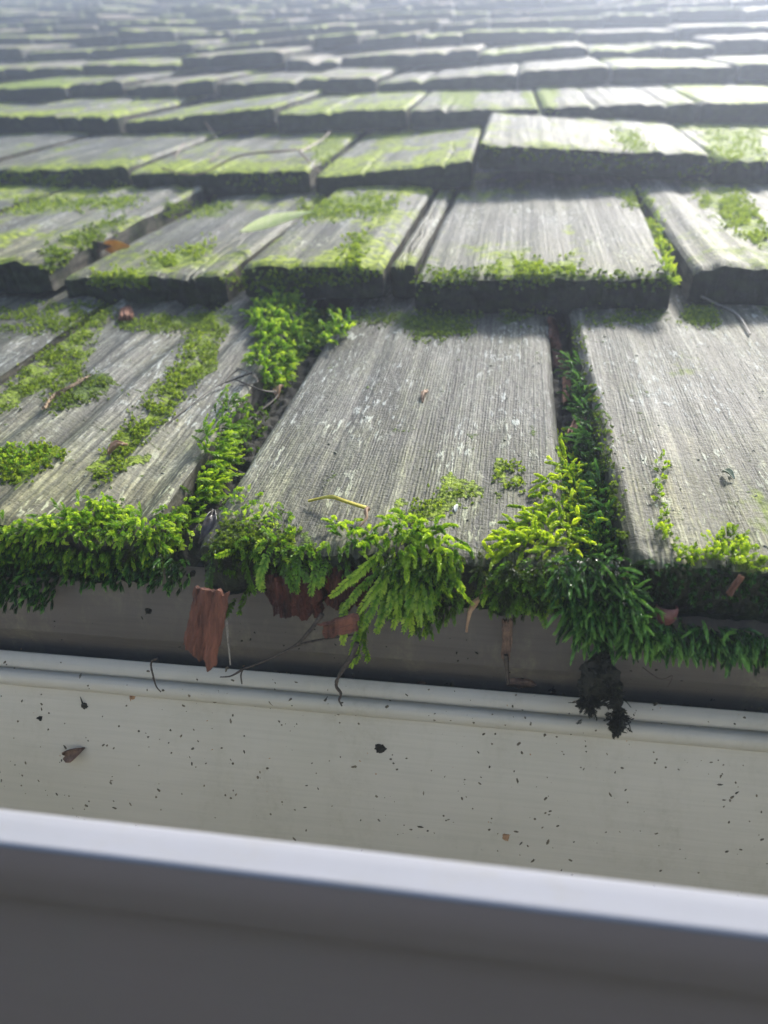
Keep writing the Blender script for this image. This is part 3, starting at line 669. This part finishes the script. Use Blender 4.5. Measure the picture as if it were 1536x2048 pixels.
clump('moss_clump', 'thin ferny moss strands dangling under the left half of the middle shingle', M_MOSS, [
    dict(poly=[(420, 1090), (700, 1110), (700, 1150), (420, 1140)], n=120, dir=(0, -.6, -.2), spread=.5, len=(.0015, .003), lift=(.0, .0005), droop=.8, tint=.12, ll=.0015, lw=.0007, ang=40, sp=.0007),
    dict(poly=[(430, 1085), (600, 1090), (660, 1110), (560, 1115)], n=60, dir=(0, -.7, .1), spread=.5, len=(.002, .005), lift=(.0, .002), droop=.9, tint=.42, ll=.0015, lw=.0008, ang=40, sp=.0007)], 20, MG, strands=
    [(a, b, c, d, t, -.010) for a, b, c, d, t in [(480, 1098, 432, 1108, .6), (488, 1100, 514, 1185, .3), (522, 1105, 520, 1178, .5), (548, 1092, 522, 1172, .55), (585, 1105, 580, 1180, .35), (600, 1100, 598, 1175, .4), (640, 1110, 625, 1185, .45), (655, 1115, 640, 1175, .5), (502, 1110, 500, 1175, .25), (505, 1170, 478, 1225, .3), (472, 1195, 458, 1235, .25), (430, 1110, 420, 1190, .15), (560, 1110, 592, 1185, .25), (690, 1110, 705, 1170, .3), (612, 1115, 612, 1160, .3)]])
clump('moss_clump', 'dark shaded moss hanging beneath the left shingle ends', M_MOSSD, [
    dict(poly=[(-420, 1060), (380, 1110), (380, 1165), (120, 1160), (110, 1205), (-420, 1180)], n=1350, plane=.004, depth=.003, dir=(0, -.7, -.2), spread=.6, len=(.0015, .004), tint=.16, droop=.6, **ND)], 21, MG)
clump('moss_clump', 'dull moss strands hanging below the right corner of the middle shingle', M_MOSS, [
    dict(poly=[(960, 1130), (1100, 1120), (1130, 1200), (960, 1190)], n=330, plane=.0, depth=.004, dir=(0, -.6, -.3), spread=.5, len=(.003, .008), droop=.8, tint=.15, ll=.0018, lw=.0008, ang=40, sp=.0008),
    ], 22, MG, strands=[(a, b, c, d, t, -.010) for a, b, c, d, t in [(1010, 1165, 985, 1215, .35), (1030, 1165, 1030, 1230, .2), (1050, 1165, 1075, 1225, .4), (1060, 1160, 1092, 1250, .45), (1000, 1160, 970, 1200, .3), (1040, 1170, 1052, 1225, .35), (1085, 1160, 1100, 1220, .3)]])
clump('moss_clump', 'thin yellow moss line on the side of the broad silvery shingle', M_MOSSY, [
    dict(poly=[(1300, 440), (1320, 440), (1345, 520), (1360, 570), (1340, 575), (1320, 520)], n=260, dir=(0, -.3, .6), len=(.003, .006), lift=(0, .003), tint=.55, **W)], 23, MG)
# low moss creeping over the shingle faces: nobody could count its tufts
F1 = dict(fray=9, len=(.0006, .0018), lift=(0, .0003), spread=.8, dir=(0, -.3, .6), ll=.0010, lw=.0006, ang=50, sp=.0005)
F2 = dict(fray=9, len=(.0006, .0020), lift=(0, .0004), spread=.8, dir=(0, -.3, .6), ll=.0017, lw=.0011, ang=55, sp=.001)
clump('moss', 'low green moss creeping in grooves and over faces of the shingles', M_MOSSF,
      [dict(poly=p, n=int(n*(3.6 if k == 1 else 2.2)), tint=t+(.10 if k == 1 else .2), **(F1 if k == 1 else F2)) for p, n, t, k in FILM], 30)

# ------------------------------------------------------------------ litter: twigs, leaves, chips
def tube(mb, pts, radii, sides=6, seed=0, rough=.25):
    pts = np.asarray(pts, float); n = len(pts)
    tt = np.linspace(0, n-1, (n-1)*6+1); i = np.clip(tt.astype(int), 0, n-2); f = (tt-i)[:, None]
    P0 = pts[np.clip(i-1, 0, n-1)]; P1 = pts[i]; P2 = pts[i+1]; P3 = pts[np.clip(i+2, 0, n-1)]
    C = .5*((2*P1)+(-P0+P2)*f+(2*P0-5*P1+4*P2-P3)*f**2+(-P0+3*P1-3*P2+P3)*f**3)
    R = np.interp(tt, np.arange(n), radii)
    T_ = unit(np.gradient(C, axis=0)); a = unit(np.cross(T_, np.array([.3, .2, 1.]))); b = np.cross(T_, a)
    ph = np.linspace(0, 2*math.pi, sides+1)
    rr = R[:, None]*(1+rough*(vnoise(tt[:, None]*1.7, np.cos(ph)[None]*2+5, seed)-.5)*2)
    G = C[:, None] + a[:, None]*(np.cos(ph)[None, :]*rr)[..., None] + b[:, None]*(np.sin(ph)[None, :]*rr)[..., None]
    mb.grid(G, tint=np.full(G.shape[0]*G.shape[1], .3))
    for e in (0, -1):
        mb.add(G[e][:-1], [list(range(sides))], tint=np.full(sides, .3))
def onsurf(pts, lift=.0008):
    out = []
    for q in pts:
        p, n = hit(*q[:2]); out.append(p + n*(q[2] if len(q) > 2 else lift))
    return out
def finish(mb, name, mat, label, cat, group=None, smooth=True):
    V = np.concatenate(mb.v); c = V.mean(0); c[2] = V[:, 2].min()
    return tag(mb.build(name, mat, origin=c, smooth=smooth), label, cat, group)
def twig(name, label, mat, branches, cat='twig', group=None):
    mb = MB()
    for i, (pts, r0, r1) in enumerate(branches): tube(mb, pts, np.linspace(r0, r1, len(pts)), seed=i+len(label))
    return finish(mb, name, mat, label, cat, group)
def leaf(name, label, mat, p0, p1, nrm, width, curl=.3, bend=.2, cat='leaf', seed=0, crumple=0., pointed=1.0, group=None, asym=0.):
    """a blade from base p0 to tip p1"""
    p0 = np.asarray(p0); p1 = np.asarray(p1); ax = p1-p0; L = np.linalg.norm(ax); t = ax/L
    s_ = unit(np.cross(t, nrm)); n = np.cross(s_, t); nu, nv = 22, 11
    u = np.linspace(0, 1, nu)[:, None]; v = np.linspace(-1, 1, nv)[None, :]
    wd = width*.5*np.sin(np.pi*np.clip(u, .02, 1)**.8)**pointed
    q = p0 + ax*u[..., None]
    q = q + s_*((wd*v*np.cos(curl*v) + asym*width*u**2)[..., None])
    z = bend*L*np.sin(np.pi*u)*.5 + np.abs(v)*wd*curl + crumple*L*(fbm(u*3+seed, v*1.5+seed, seed, 3)-.5) + .03*wd*np.cos(v*9)
    q = q + n*z[..., None]; mb = MB(); mb.grid(q)
    o = finish(mb, name, mat, label, cat, group); m = o.modifiers.new('t', 'SOLIDIFY'); m.thickness = .00025; return o
def chip(name, label, mat, outline, Y=None, depth=.002, lift=.001, cat='wood chip', group=None, seed=0, tiltz=0., grain=(0, 1), M=14):
    """splintered flake: outline of 4 picture corners (tl,tr,br,bl); front and back rippled along its grain"""
    if Y is not None: c = [at_y(*q, Y + tiltz*(i in (2, 3))) for i, q in enumerate(outline)]
    else: c = onsurf(outline, lift)
    c = np.array(c); u = np.linspace(0, 1, 50)[:, None, None]; v = np.linspace(0, 1, 60)[None, :, None]
    P = (c[0]*(1-v)+c[1]*v)*(1-u) + (c[3]*(1-v)+c[2]*v)*u
    nn = unit(np.cross(c[1]-c[0], c[3]-c[0])); nn = nn if nn.dot(CAM-c[0]) > 0 else -nn
    hgt = np.linalg.norm(c[3]-c[0]); wdt = np.linalg.norm(c[1]-c[0]); U_, V_ = u[..., 0], v[..., 0]
    gr = fbm(V_*M+seed, U_*2.0, seed, 5) if grain == (0, 1) else fbm(V_*2.0, U_*M+seed, seed, 5)
    je = (fbm(V_*7+seed, U_*0, seed+1, 5)-.5)*.34*hgt
    P = P + unit(c[3]-c[0])*(je*np.where(U_ > .5, (U_-.5)*2, (.5-U_)*1.2))[..., None]
    P = P + unit(c[1]-c[0])*((fbm(U_*5+seed, V_*0+3, seed+2, 4)-.5)*.30*wdt*np.abs(V_-.5)*2)[..., None]
    F = P + nn*((gr-.5)*depth*.9 + depth*.5*np.sin(np.pi*np.clip(V_, 0, 1))**.5)[..., None]; B = P - nn*((gr*.3+.3)*depth)[..., None]
    mb = MB(); mb.grid(F); mb.grid(B, flip=True)
    for a, b in ((F[0], B[0]), (F[-1], B[-1]), (F[:, 0], B[:, 0]), (F[:, -1], B[:, -1])): mb.grid(np.stack([a, b], 1))
    return finish(mb, name, mat, label, cat, group)

# chips of red cedar
chip('wood_chip', 'large red cedar chip hanging over the gutter flange', M_RED, [(388, 1180), (458, 1186), (428, 1336), (362, 1300)], Y=-.013, depth=.003, seed=2, tiltz=-.004)
chip('wood_chip', 'small pinkish cedar chip lying sideways beside the trailing moss tuft', M_RED, [(640, 1248), (712, 1226), (715, 1262), (648, 1276)], Y=-.012, depth=.002, seed=5, grain=(1, 0))
chip('rotten_wood', 'dark red lump of rotten wood under the middle shingle', M_ROT, [(520, 1140), (650, 1150), (640, 1238), (545, 1215)], Y=.003, depth=.008, seed=8)
chip('rotten_wood', 'dark red rotten wood end showing behind the trailing moss tuft', M_ROT, [(650, 1130), (760, 1135), (735, 1205), (660, 1210)], Y=.003, depth=.006, seed=9)
chip('wood_sliver', 'orange wood sliver stuck to the butt of the right shingle', M_ORANGE, [(1478, 1150), (1490, 1154), (1464, 1192), (1452, 1186)], Y=-.006, depth=.001, seed=3, cat='wood sliver')
chip('wood_chip', 'orange chip lying high on the left shingle below the second course', M_ORANGE, [(240, 628), (264, 624), (268, 643), (236, 645)], depth=.0035, seed=4, lift=.002)
chip('wood_chip', 'brown chip on the flange of the gutter beside the flat bead', M_BROWN, [(836, 1360), (852, 1364), (848, 1372), (834, 1368)], depth=.0006, seed=4, lift=.0005)
chip('wood_chip', 'square tan chip low on the gutter wall', M_TAN, [(1006, 1666), (1020, 1668), (1016, 1680), (1005, 1677)], depth=.0006, seed=6, lift=.0005)
chip('bark_strip', 'ragged red bark strip in the top of the right gap', M_RED, [(1092, 645), (1108, 650), (1136, 745), (1112, 735)], depth=.0025, seed=12, lift=.003, cat='bark')
chip('bark_strip', 'rusty bark crumb halfway down the right gap', M_ORANGE, [(1118, 760), (1132, 758), (1146, 800), (1122, 815)], depth=.0025, seed=13, lift=.003, cat='bark')
chip('bark_strip', 'orange bark scrap perched on dark moss above the yellow moss tuft', M_ORANGE, [(1148, 858), (1168, 856), (1174, 884), (1150, 888)], depth=.002, seed=14, lift=.006, cat='bark')
chip('bark_strip', 'brown papery strip hanging in front of the fascia', M_BROWN, [(1003, 1240), (1026, 1240), (1022, 1322), (1004, 1318)], Y=.004, depth=.002, seed=15, cat='bark', M=5)
mb = MB(); nb_, mb_ = 24, 24; th = np.linspace(.25, math.pi*.62, nb_)[:, None]; ph = np.linspace(-1.9, 1.9, mb_)[None, :]; c = at_y(1333, 1222, -.004)
d = np.stack([np.sin(th)*np.sin(ph), -np.sin(th)*np.cos(ph), -np.cos(th)+0*ph], -1); mb.grid(c + d*np.array([.0031, .003, .0042])*(1+.1*fbm(ph*3, th*3, 4))[..., None])
o = finish(mb, 'bud_scale', mat_simple('pink_scale', (.10, .030, .026), (.20, .08, .065), 200, rough=.4), 'rounded pinkish bud scale tucked under the right shingle', 'bud scale'); o.modifiers.new('t', 'SOLIDIFY').thickness = .0004
# leaves
p, n = hit(480, 492); q, _ = hit(625, 464)
leaf('leaf', 'pale green narrow leaf lying across the second course', M_PLEAF, p+n*.009, q+n*.013, np.array([0, -.95, .35]), .0085, curl=.12, bend=.10, seed=3)
p, n = hit(205, 492); 
leaf('leaf', 'yellow orange leaf in the joint of the second course', mat_simple('orange_leaf', (.55, .25, .03), (.75, .50, .08), 150, trans=.3), p+n*.006+np.array([-.006, 0, 0]), p+n*.009+np.array([.010, .002, 0]), n, .009, seed=4, crumple=.1)
leaf('dead_leaf', 'dark plum curled leaf beside the yellow orange leaf', M_BROWN, p+n*.002+np.array([-.010, -.004, 0]), p+n*.004+np.array([.004, -.003, 0]), n, .010, seed=5, crumple=.3, curl=.8)
p, n = hit(218, 912); q, _ = hit(258, 898)
leaf('dead_leaf', 'tan curled leaf scrap lying on the left shingle', M_TAN, p+n*.001, q+n*.002, n, .0055, seed=6, crumple=.3, curl=.9)
p, n = hit(1160, 950); 
leaf('leaf', 'small green leaf standing in the right gap', M_GLEAF, at_y(1176, 942, p[1]-.012), at_y(1192, 992, p[1]-.016), np.array([-.5, -.8, .3]), .0058, seed=7, curl=.4, asym=.3)
p, n = hit(132, 1512); q, _ = hit(172, 1494)
leaf('dead_leaf', 'small brown folded leaf stuck on the gutter wall', M_BROWN, p+n*.001, q+n*.001, n, .0065, seed=8, crumple=.4, curl=.9, bend=.3)
p, n = hit(845, 806); q, _ = hit(856, 782)
leaf('dead_leaf', 'tiny pale husk in the centre of the middle shingle', M_TAN, p+n*.0005, q+n*.0005, n, .003, seed=9, crumple=.3)
p, n = hit(912, 1026); q, _ = hit(916, 1010)
leaf('seed', 'tiny white seed low on the middle shingle', mat_simple('white_seed', (.55, .55, .42), (.7, .7, .6), 300), p+n*.0005, q+n*.0005, n, .0016, cat='seed', seed=10)
p, n = hit(1445, 948); q, _ = hit(1468, 962)
leaf('bud', 'small green grey bud on the right shingle', mat_simple('green_bud', (.22, .24, .14), (.42, .44, .30), 300), p+n*.001, q+n*.001, n, .003, cat='bud', seed=11, curl=.9, crumple=.1)
p, n = hit(1215, 1010); 
leaf('dead_leaf', 'brown crumpled leaf wedged low in the right gap', M_BROWN, at_y(1206, 1000, p[1]-.006), at_y(1232, 1080, p[1]-.010), n, .006, seed=12, crumple=.3)
leaf('dead_leaf', 'brown leaf scrap at the bottom end of the right gap', M_BROWN, at_y(1225, 1130, -.006), at_y(1250, 1180, -.008), np.array([0, -1, .2]), .006, seed=13, crumple=.3)
leaf('dead_leaf', 'dark curled dead leaf sunk in the lower end of the left gap', M_SOILLEAF, at_y(428, 1020, .010), at_y(398, 1085, .001), np.array([.6, -.5, .6]), .005, seed=14, crumple=.3, curl=.8)
p, n = hit(556, 800)
leaf('dead_leaf', 'pinkish curled leaf at the upper end of the left gap', M_TAN, p+n*.001, p+n*.003+np.array([.002, .009, .003]), n, .005, seed=15, crumple=.4, curl=.9)
# catkin
mb = MB(); g = np.random.default_rng(5); pts = onsurf([(92, 826), (112, 800), (140, 784), (182, 760)], .002)
pa = np.array(pts); tube(mb, pts, [.0006, .0009, .0009, .0005])
for s in np.linspace(0, 2.999, 150):
    i = int(s); f = s-i; c = pa[i]*(1-f)+pa[i+1]*f; d = unit(g.normal(0, 1, 3)); e = unit(np.cross(d, g.normal(0, 1, 3))); r = .0016
    mb.add([c, c+d*r*.6+e*.0005, c+d*r, c+d*r*.6-e*.0005], [(0, 1, 2, 3)], tint=np.full(4, .3))
finish(mb, 'catkin', mat_simple('brown_catkin', (.16, .10, .05), (.34, .24, .13), 600), 'dry brown catkin lying across the grooves of the left shingle', 'catkin', smooth=False)
# twigs and roots
twig('twig', 'thin black twig slanting over the left shingle towards the long gap', M_TWIG, [(onsurf([(330, 852, .0008), (380, 815, .001), (430, 782, .002), (470, 770, .003)]) + [onsurf([(500, 768, .006)])[0]], .0002, .0004),
    (onsurf([(470, 770, .003), (500, 780, .005), (545, 800, .005)]), .0003, .0005), (onsurf([(440, 780, .002), (480, 762, .006), (500, 778, .006), (480, 784, .003)]), .0003, .0002)])
twig('twig', 'brown twig resting beside the upper part of the left gap', M_TWIG, [(onsurf([(566, 780, .003), (548, 805, .003), (520, 835, .003), (488, 860, .003)]), .0006, .0004)])
Yg = -.004
A = lambda *q: [at_y(a, b, Yg + (c[0] if c else 0)) for a, b, *c in q]
twig('twig', 'black forked twig lying across the fascia onto the gutter flange', M_TWIG, [(A((645, 1228), (620, 1262), (590, 1292), (530, 1322), (486, 1338)), .0007, .0003), (A((590, 1292), (640, 1280), (720, 1268)), .0005, .00025),
    (A((486, 1338), (482, 1350), (484, 1368)), .0004, .0002), (A((486, 1338), (462, 1352), (440, 1354)), .0004, .0002)])
twig('root', 'short dark rootlet bent over the gutter bead left of the red chip', M_TWIG, [(A((315, 1316), (302, 1326), (306, 1350), (312, 1372), (322, 1384)), .0004, .0002)], 'root')
twig('stick', 'thin pale stick dangling right of the red chip', M_GTWIG, [(A((452, 1236), (456, 1280), (461, 1330)), .0005, .0003)], 'stick')
twig('root', 'crooked dark root tip dangling under the trailing moss tuft', M_TWIG, [(A((715, 1285, -.004), (700, 1318, -.004), (682, 1345, -.004), (672, 1370, -.004), (682, 1388, -.004), (678, 1400, -.004), (684, 1412, -.004)), .0009, .00025), (A((700, 1318, -.004), (715, 1310, -.004)), .0006, .0003)], 'root')
twig('tendril', 'twisted yellow brown tendril hanging right of the trailing moss tuft', M_TAN, [(A((980, 1165), (968, 1190), (945, 1210), (936, 1240), (933, 1264)), .0010, .0004), (A((972, 1160), (955, 1205), (940, 1225)), .0005, .0004)], 'tendril')
twig('stick', 'thin dark stalk under the brown papery strip', M_TWIG, [(A((1012, 1310, .006), (1014, 1340, .006), (1016, 1368, .006)), .0008, .0005)], 'stick')
twig('twig', 'pale curved twig at the end of the gap in the right second course', M_GTWIG, [(onsurf([(1400, 588, .003), (1440, 605, .003), (1475, 635, .002), (1500, 672, .001)]), .0007, .0005)])
twig('twig', 'hair thin bent twig on the fascia below the right moss skirt', M_TWIG, [(A((1285, 1335), (1320, 1358), (1345, 1352), (1335, 1374)), .00018, .0001)])
twig('twig', 'curled grey twig between the right shingle and dark moss', M_GTWIG, [(A((1200, 1158, -.004), (1212, 1138, -.004), (1238, 1134, -.004)), .0007, .0004)])
twig('twig', 'thin dry twig spray lying on the third course', M_BROWN, [(onsurf([(325, 346, .004), (400, 344, .006), (480, 332, .008), (560, 322, .008), (620, 312, .006)]), .0006, .0010), (onsurf([(420, 338, .006), (424, 310, .012), (412, 268, .012)]), .0006, .0004),
    (onsurf([(600, 318, .006), (640, 300, .008), (660, 280, .008)]), .0009, .0005), (onsurf([(350, 330, .006), (355, 300, .01)]), .0007, .0006), (onsurf([(600, 318, .006), (625, 340, .004), (640, 352, .003)]), .0009, .0005)])
pp = onsurf([(620, 1012, .002), (660, 1014, .004), (700, 1026, .005), (728, 1036, .004)]); 
yt = empty('leaf_stalk', pp[0]); tag(yt, 'yellow leaf stalk lying near the front edge of the middle shingle', 'stalk')
def under(o, par):
    o.parent = par; o.matrix_parent_inverse = Matrix.Translation(-par.location); del o['label'], o['category']; o.name = o.name
mb = MB(); tube(mb, pp, [.0005, .00065, .00065, .0008]); o1 = finish(mb, 'stem', M_YEL, 'x', 'x'); under(o1, yt)
mb = MB(); tube(mb, onsurf([(728, 1036, .004), (736, 1042, .004), (730, 1052, .003), (722, 1064, .002)]), [.0010, .0007, .0005, .0003]); o1 = finish(mb, 'stalk_end', M_TAN, 'x', 'x'); under(o1, yt)
# dark clod of roots below the right moss
mb = MB(); g = np.random.default_rng(99)
def blob(mb, c, r, seed, sq=(1, 1, 1)):
    n, m = 26, 20; th = np.linspace(0, math.pi, m)[None, :]; ph = np.linspace(0, 2*math.pi, n)[:, None]
    d = np.stack([np.sin(th)*np.cos(ph), np.sin(th)*np.sin(ph), np.cos(th)+0*ph], -1)
    rr = r*(1+.9*(fbm(d[..., 0]*2.2+seed, d[..., 1]*2.2+d[..., 2]*2.7+seed, seed, 4)-.5)); mb.grid(c + d*rr[..., None]*np.array(sq), tint=np.full(n*m, .1))
Q = lambda a, b, y=-.003: at_y(a, b, y)
for k, (a, b, r, sq) in enumerate([(1207, 1305, .0022, (.7, .6, 2.2)), (1200, 1345, .0055, (1, .6, .9)), (1190, 1368, .005, (1.0, .5, .9)), (1222, 1372, .004, (.8, .5, 1.1)), (1232, 1400, .0026, (.8, .6, 1.3)), (1236, 1432, .0024, (.7, .6, 1.6)), (1236, 1455, .0020, (.9, .6, 1.3)), (1170, 1408, .0018, (1.6, .6, .8)), (1184, 1392, .0022, (1, .6, 1.1))]): blob(mb, Q(a, b), r, k+3, sq)
for k in range(26):
    a, b = [(1200, 1360), (1225, 1400), (1175, 1405), (1238, 1450)][k % 4]; a += g.normal(0, 12); b += g.normal(0, 8)
    tube(mb, [Q(a, b), Q(a+g.normal(0, 12), b+8, -.005), Q(a+g.normal(0, 20), b+g.uniform(4, 24), -.006)], [.0003, .0002, .0001], 4)
for k in range(500):
    a, b = [(1200, 1350), (1222, 1385), (1235, 1440), (1180, 1400), (1205, 1310)][k % 5]
    shoot(mb, Q(a+g.normal(0, 7), b+g.normal(0, 11), -.004+g.normal(0, .0012)), g.normal(0, 1, 3), g.uniform(.0012, .003), g=g, ll=.0012, lw=.0006, sp=.0006, tint=.08)
finish(mb, 'root_clod', mat_moss('humus_clod', (.006, .008, .004), (.022, .024, .012), (.10, .11, .04), gloss=.7, trans=.1), 'black crumbly clod of roots dangling over the gutter bead', 'root clod', smooth=False)
mb = MB(); mb.att = {}; c, n = hit(1042, 1362); blob(mb, c+n*.0, .0034, 44, (1.3, .6, .75)); 
finish(mb, 'debris_lump', M_BROWN, 'dark rusty lump on the gutter flange below the brown papery strip', 'debris lump')
for (a, b, r, lab) in [(761, 1497, .0022, 'greenish dark crumb with a short tail on the middle of the gutter wall'), (170, 1412, .0016, 'black moss crumb just under the bead at the left'), (297, 1222, .0013, 'small dark crumb stuck to the fascia left of the red chip'), (81, 1437, .0013, 'small round dark crumb on the gutter wall above the brown folded leaf'), (265, 1394, .0014, 'pale husk crumb on the gutter wall just right of the black moss crumb'), (1104, 1382, .0012, 'crumb on the gutter flange close to the root clod')]:
    mb = MB(); c, n = hit(a, b); blob(mb, c, r, int(a), (1, .5, .8)); q_ = np.random.default_rng(a); tube(mb, [c, c+np.array([q_.normal(0, .0006), -.0008, q_.normal(0, .0006)]), c+np.array([q_.normal(0, .0014), -.0006, q_.normal(0, .0014)])], [.0004, .0003, .0001])
    finish(mb, 'moss_crumb', M_TAN if 'pale' in lab else M_SOIL, lab, 'crumb')
# fine specks nobody could count
def specks(n, region, sizes, seed, name, mat, label, dens=None):
    g = np.random.default_rng(seed); mb = MB()
    for (px, py) in in_poly(region, n, g):
        if vnoise(px/90+seed, py/60) + .6*vnoise(px/28, py/24+seed) < .62: continue
        p, nn = hit(px, py)
        if p is None or p[1] > .6: continue
        s = g.choice(sizes)*g.uniform(.6, 1.3); a = unit(np.cross(nn, g.normal(0, 1, 3))); b = np.cross(nn, a); el = g.choice([1, 1.2, 1.6, 2.2])
        k = 6; ph = np.arange(k)/k*2*math.pi; rr = s*g.uniform(.5, 1.1, k)
        ring = p + nn*.0001 + (a*(np.cos(ph)*rr*el)[:, None] + b*(np.sin(ph)*rr)[:, None]); top = p + nn*s*.8 + a*g.normal(0, s*.3)
        V = np.vstack([ring, top]); mb.add(V, [(i, (i+1) % k, k) for i in range(k)])
    o = mb.build(name, mat, smooth=False); tag(o, label, 'debris', kind='stuff'); return o
specks(7600, [(-380, 1265), (1940, 1445), (1940, 1850), (700, 1700), (-380, 1590)], [.00012, .00015, .0002, .00022, .00025, .0003, .0004, .0007], 61, 'debris', M_SPECK, 'fine dark specks of moss and dirt scattered over the gutter metal')
specks(200, [(-20, 1200), (1560, 1330), (1560, 1420), (-20, 1290)], [.0001, .00015, .0002, .0004], 62, 'debris', M_SOIL, 'dark specks of dirt stuck to the shaded fascia')
specks(330, [(0, 650), (1536, 640), (1536, 1110), (0, 1040)], [.0002, .0003, .0004, .0006], 63, 'debris', M_MOSSCR, 'dark crumbs scattered over the front shingles')
specks(5200, [(-20, 1290), (1560, 1415), (1560, 1810), (700, 1700), (-20, 1625)], [.00008, .0001, .00013], 65, 'debris', M_SPECK, 'fine dust of dirt over the gutter metal')
specks(220, [(-20, 1290), (1560, 1415), (1560, 1810), (-20, 1625)], [.0003, .0005], 64, 'debris', M_TAN, 'tan flecks scattered over the gutter metal')

# ------------------------------------------------------------------ volume added to imitate lens veiling glare over the far courses
mb = MB(); boxm(mb, -6, 6, -6, 6.5, -4, 2.3); hz = mb.build('glare_volume', [bpy.data.materials.new('glare_veil')], smooth=False)
hm = hz.data.materials[0]; hm.use_nodes = True; t = hm.node_tree; t.nodes.clear(); out = t.nodes.new('ShaderNodeOutputMaterial'); pv = t.nodes.new('ShaderNodeVolumePrincipled')
pv.inputs['Color'].default_value = (.73, .82, 1, 1); pv.inputs['Density'].default_value = .115; pv.inputs['Anisotropy'].default_value = .72
t.links.new(pv.outputs[0], out.inputs['Volume']); tag(hz, kind='stuff')
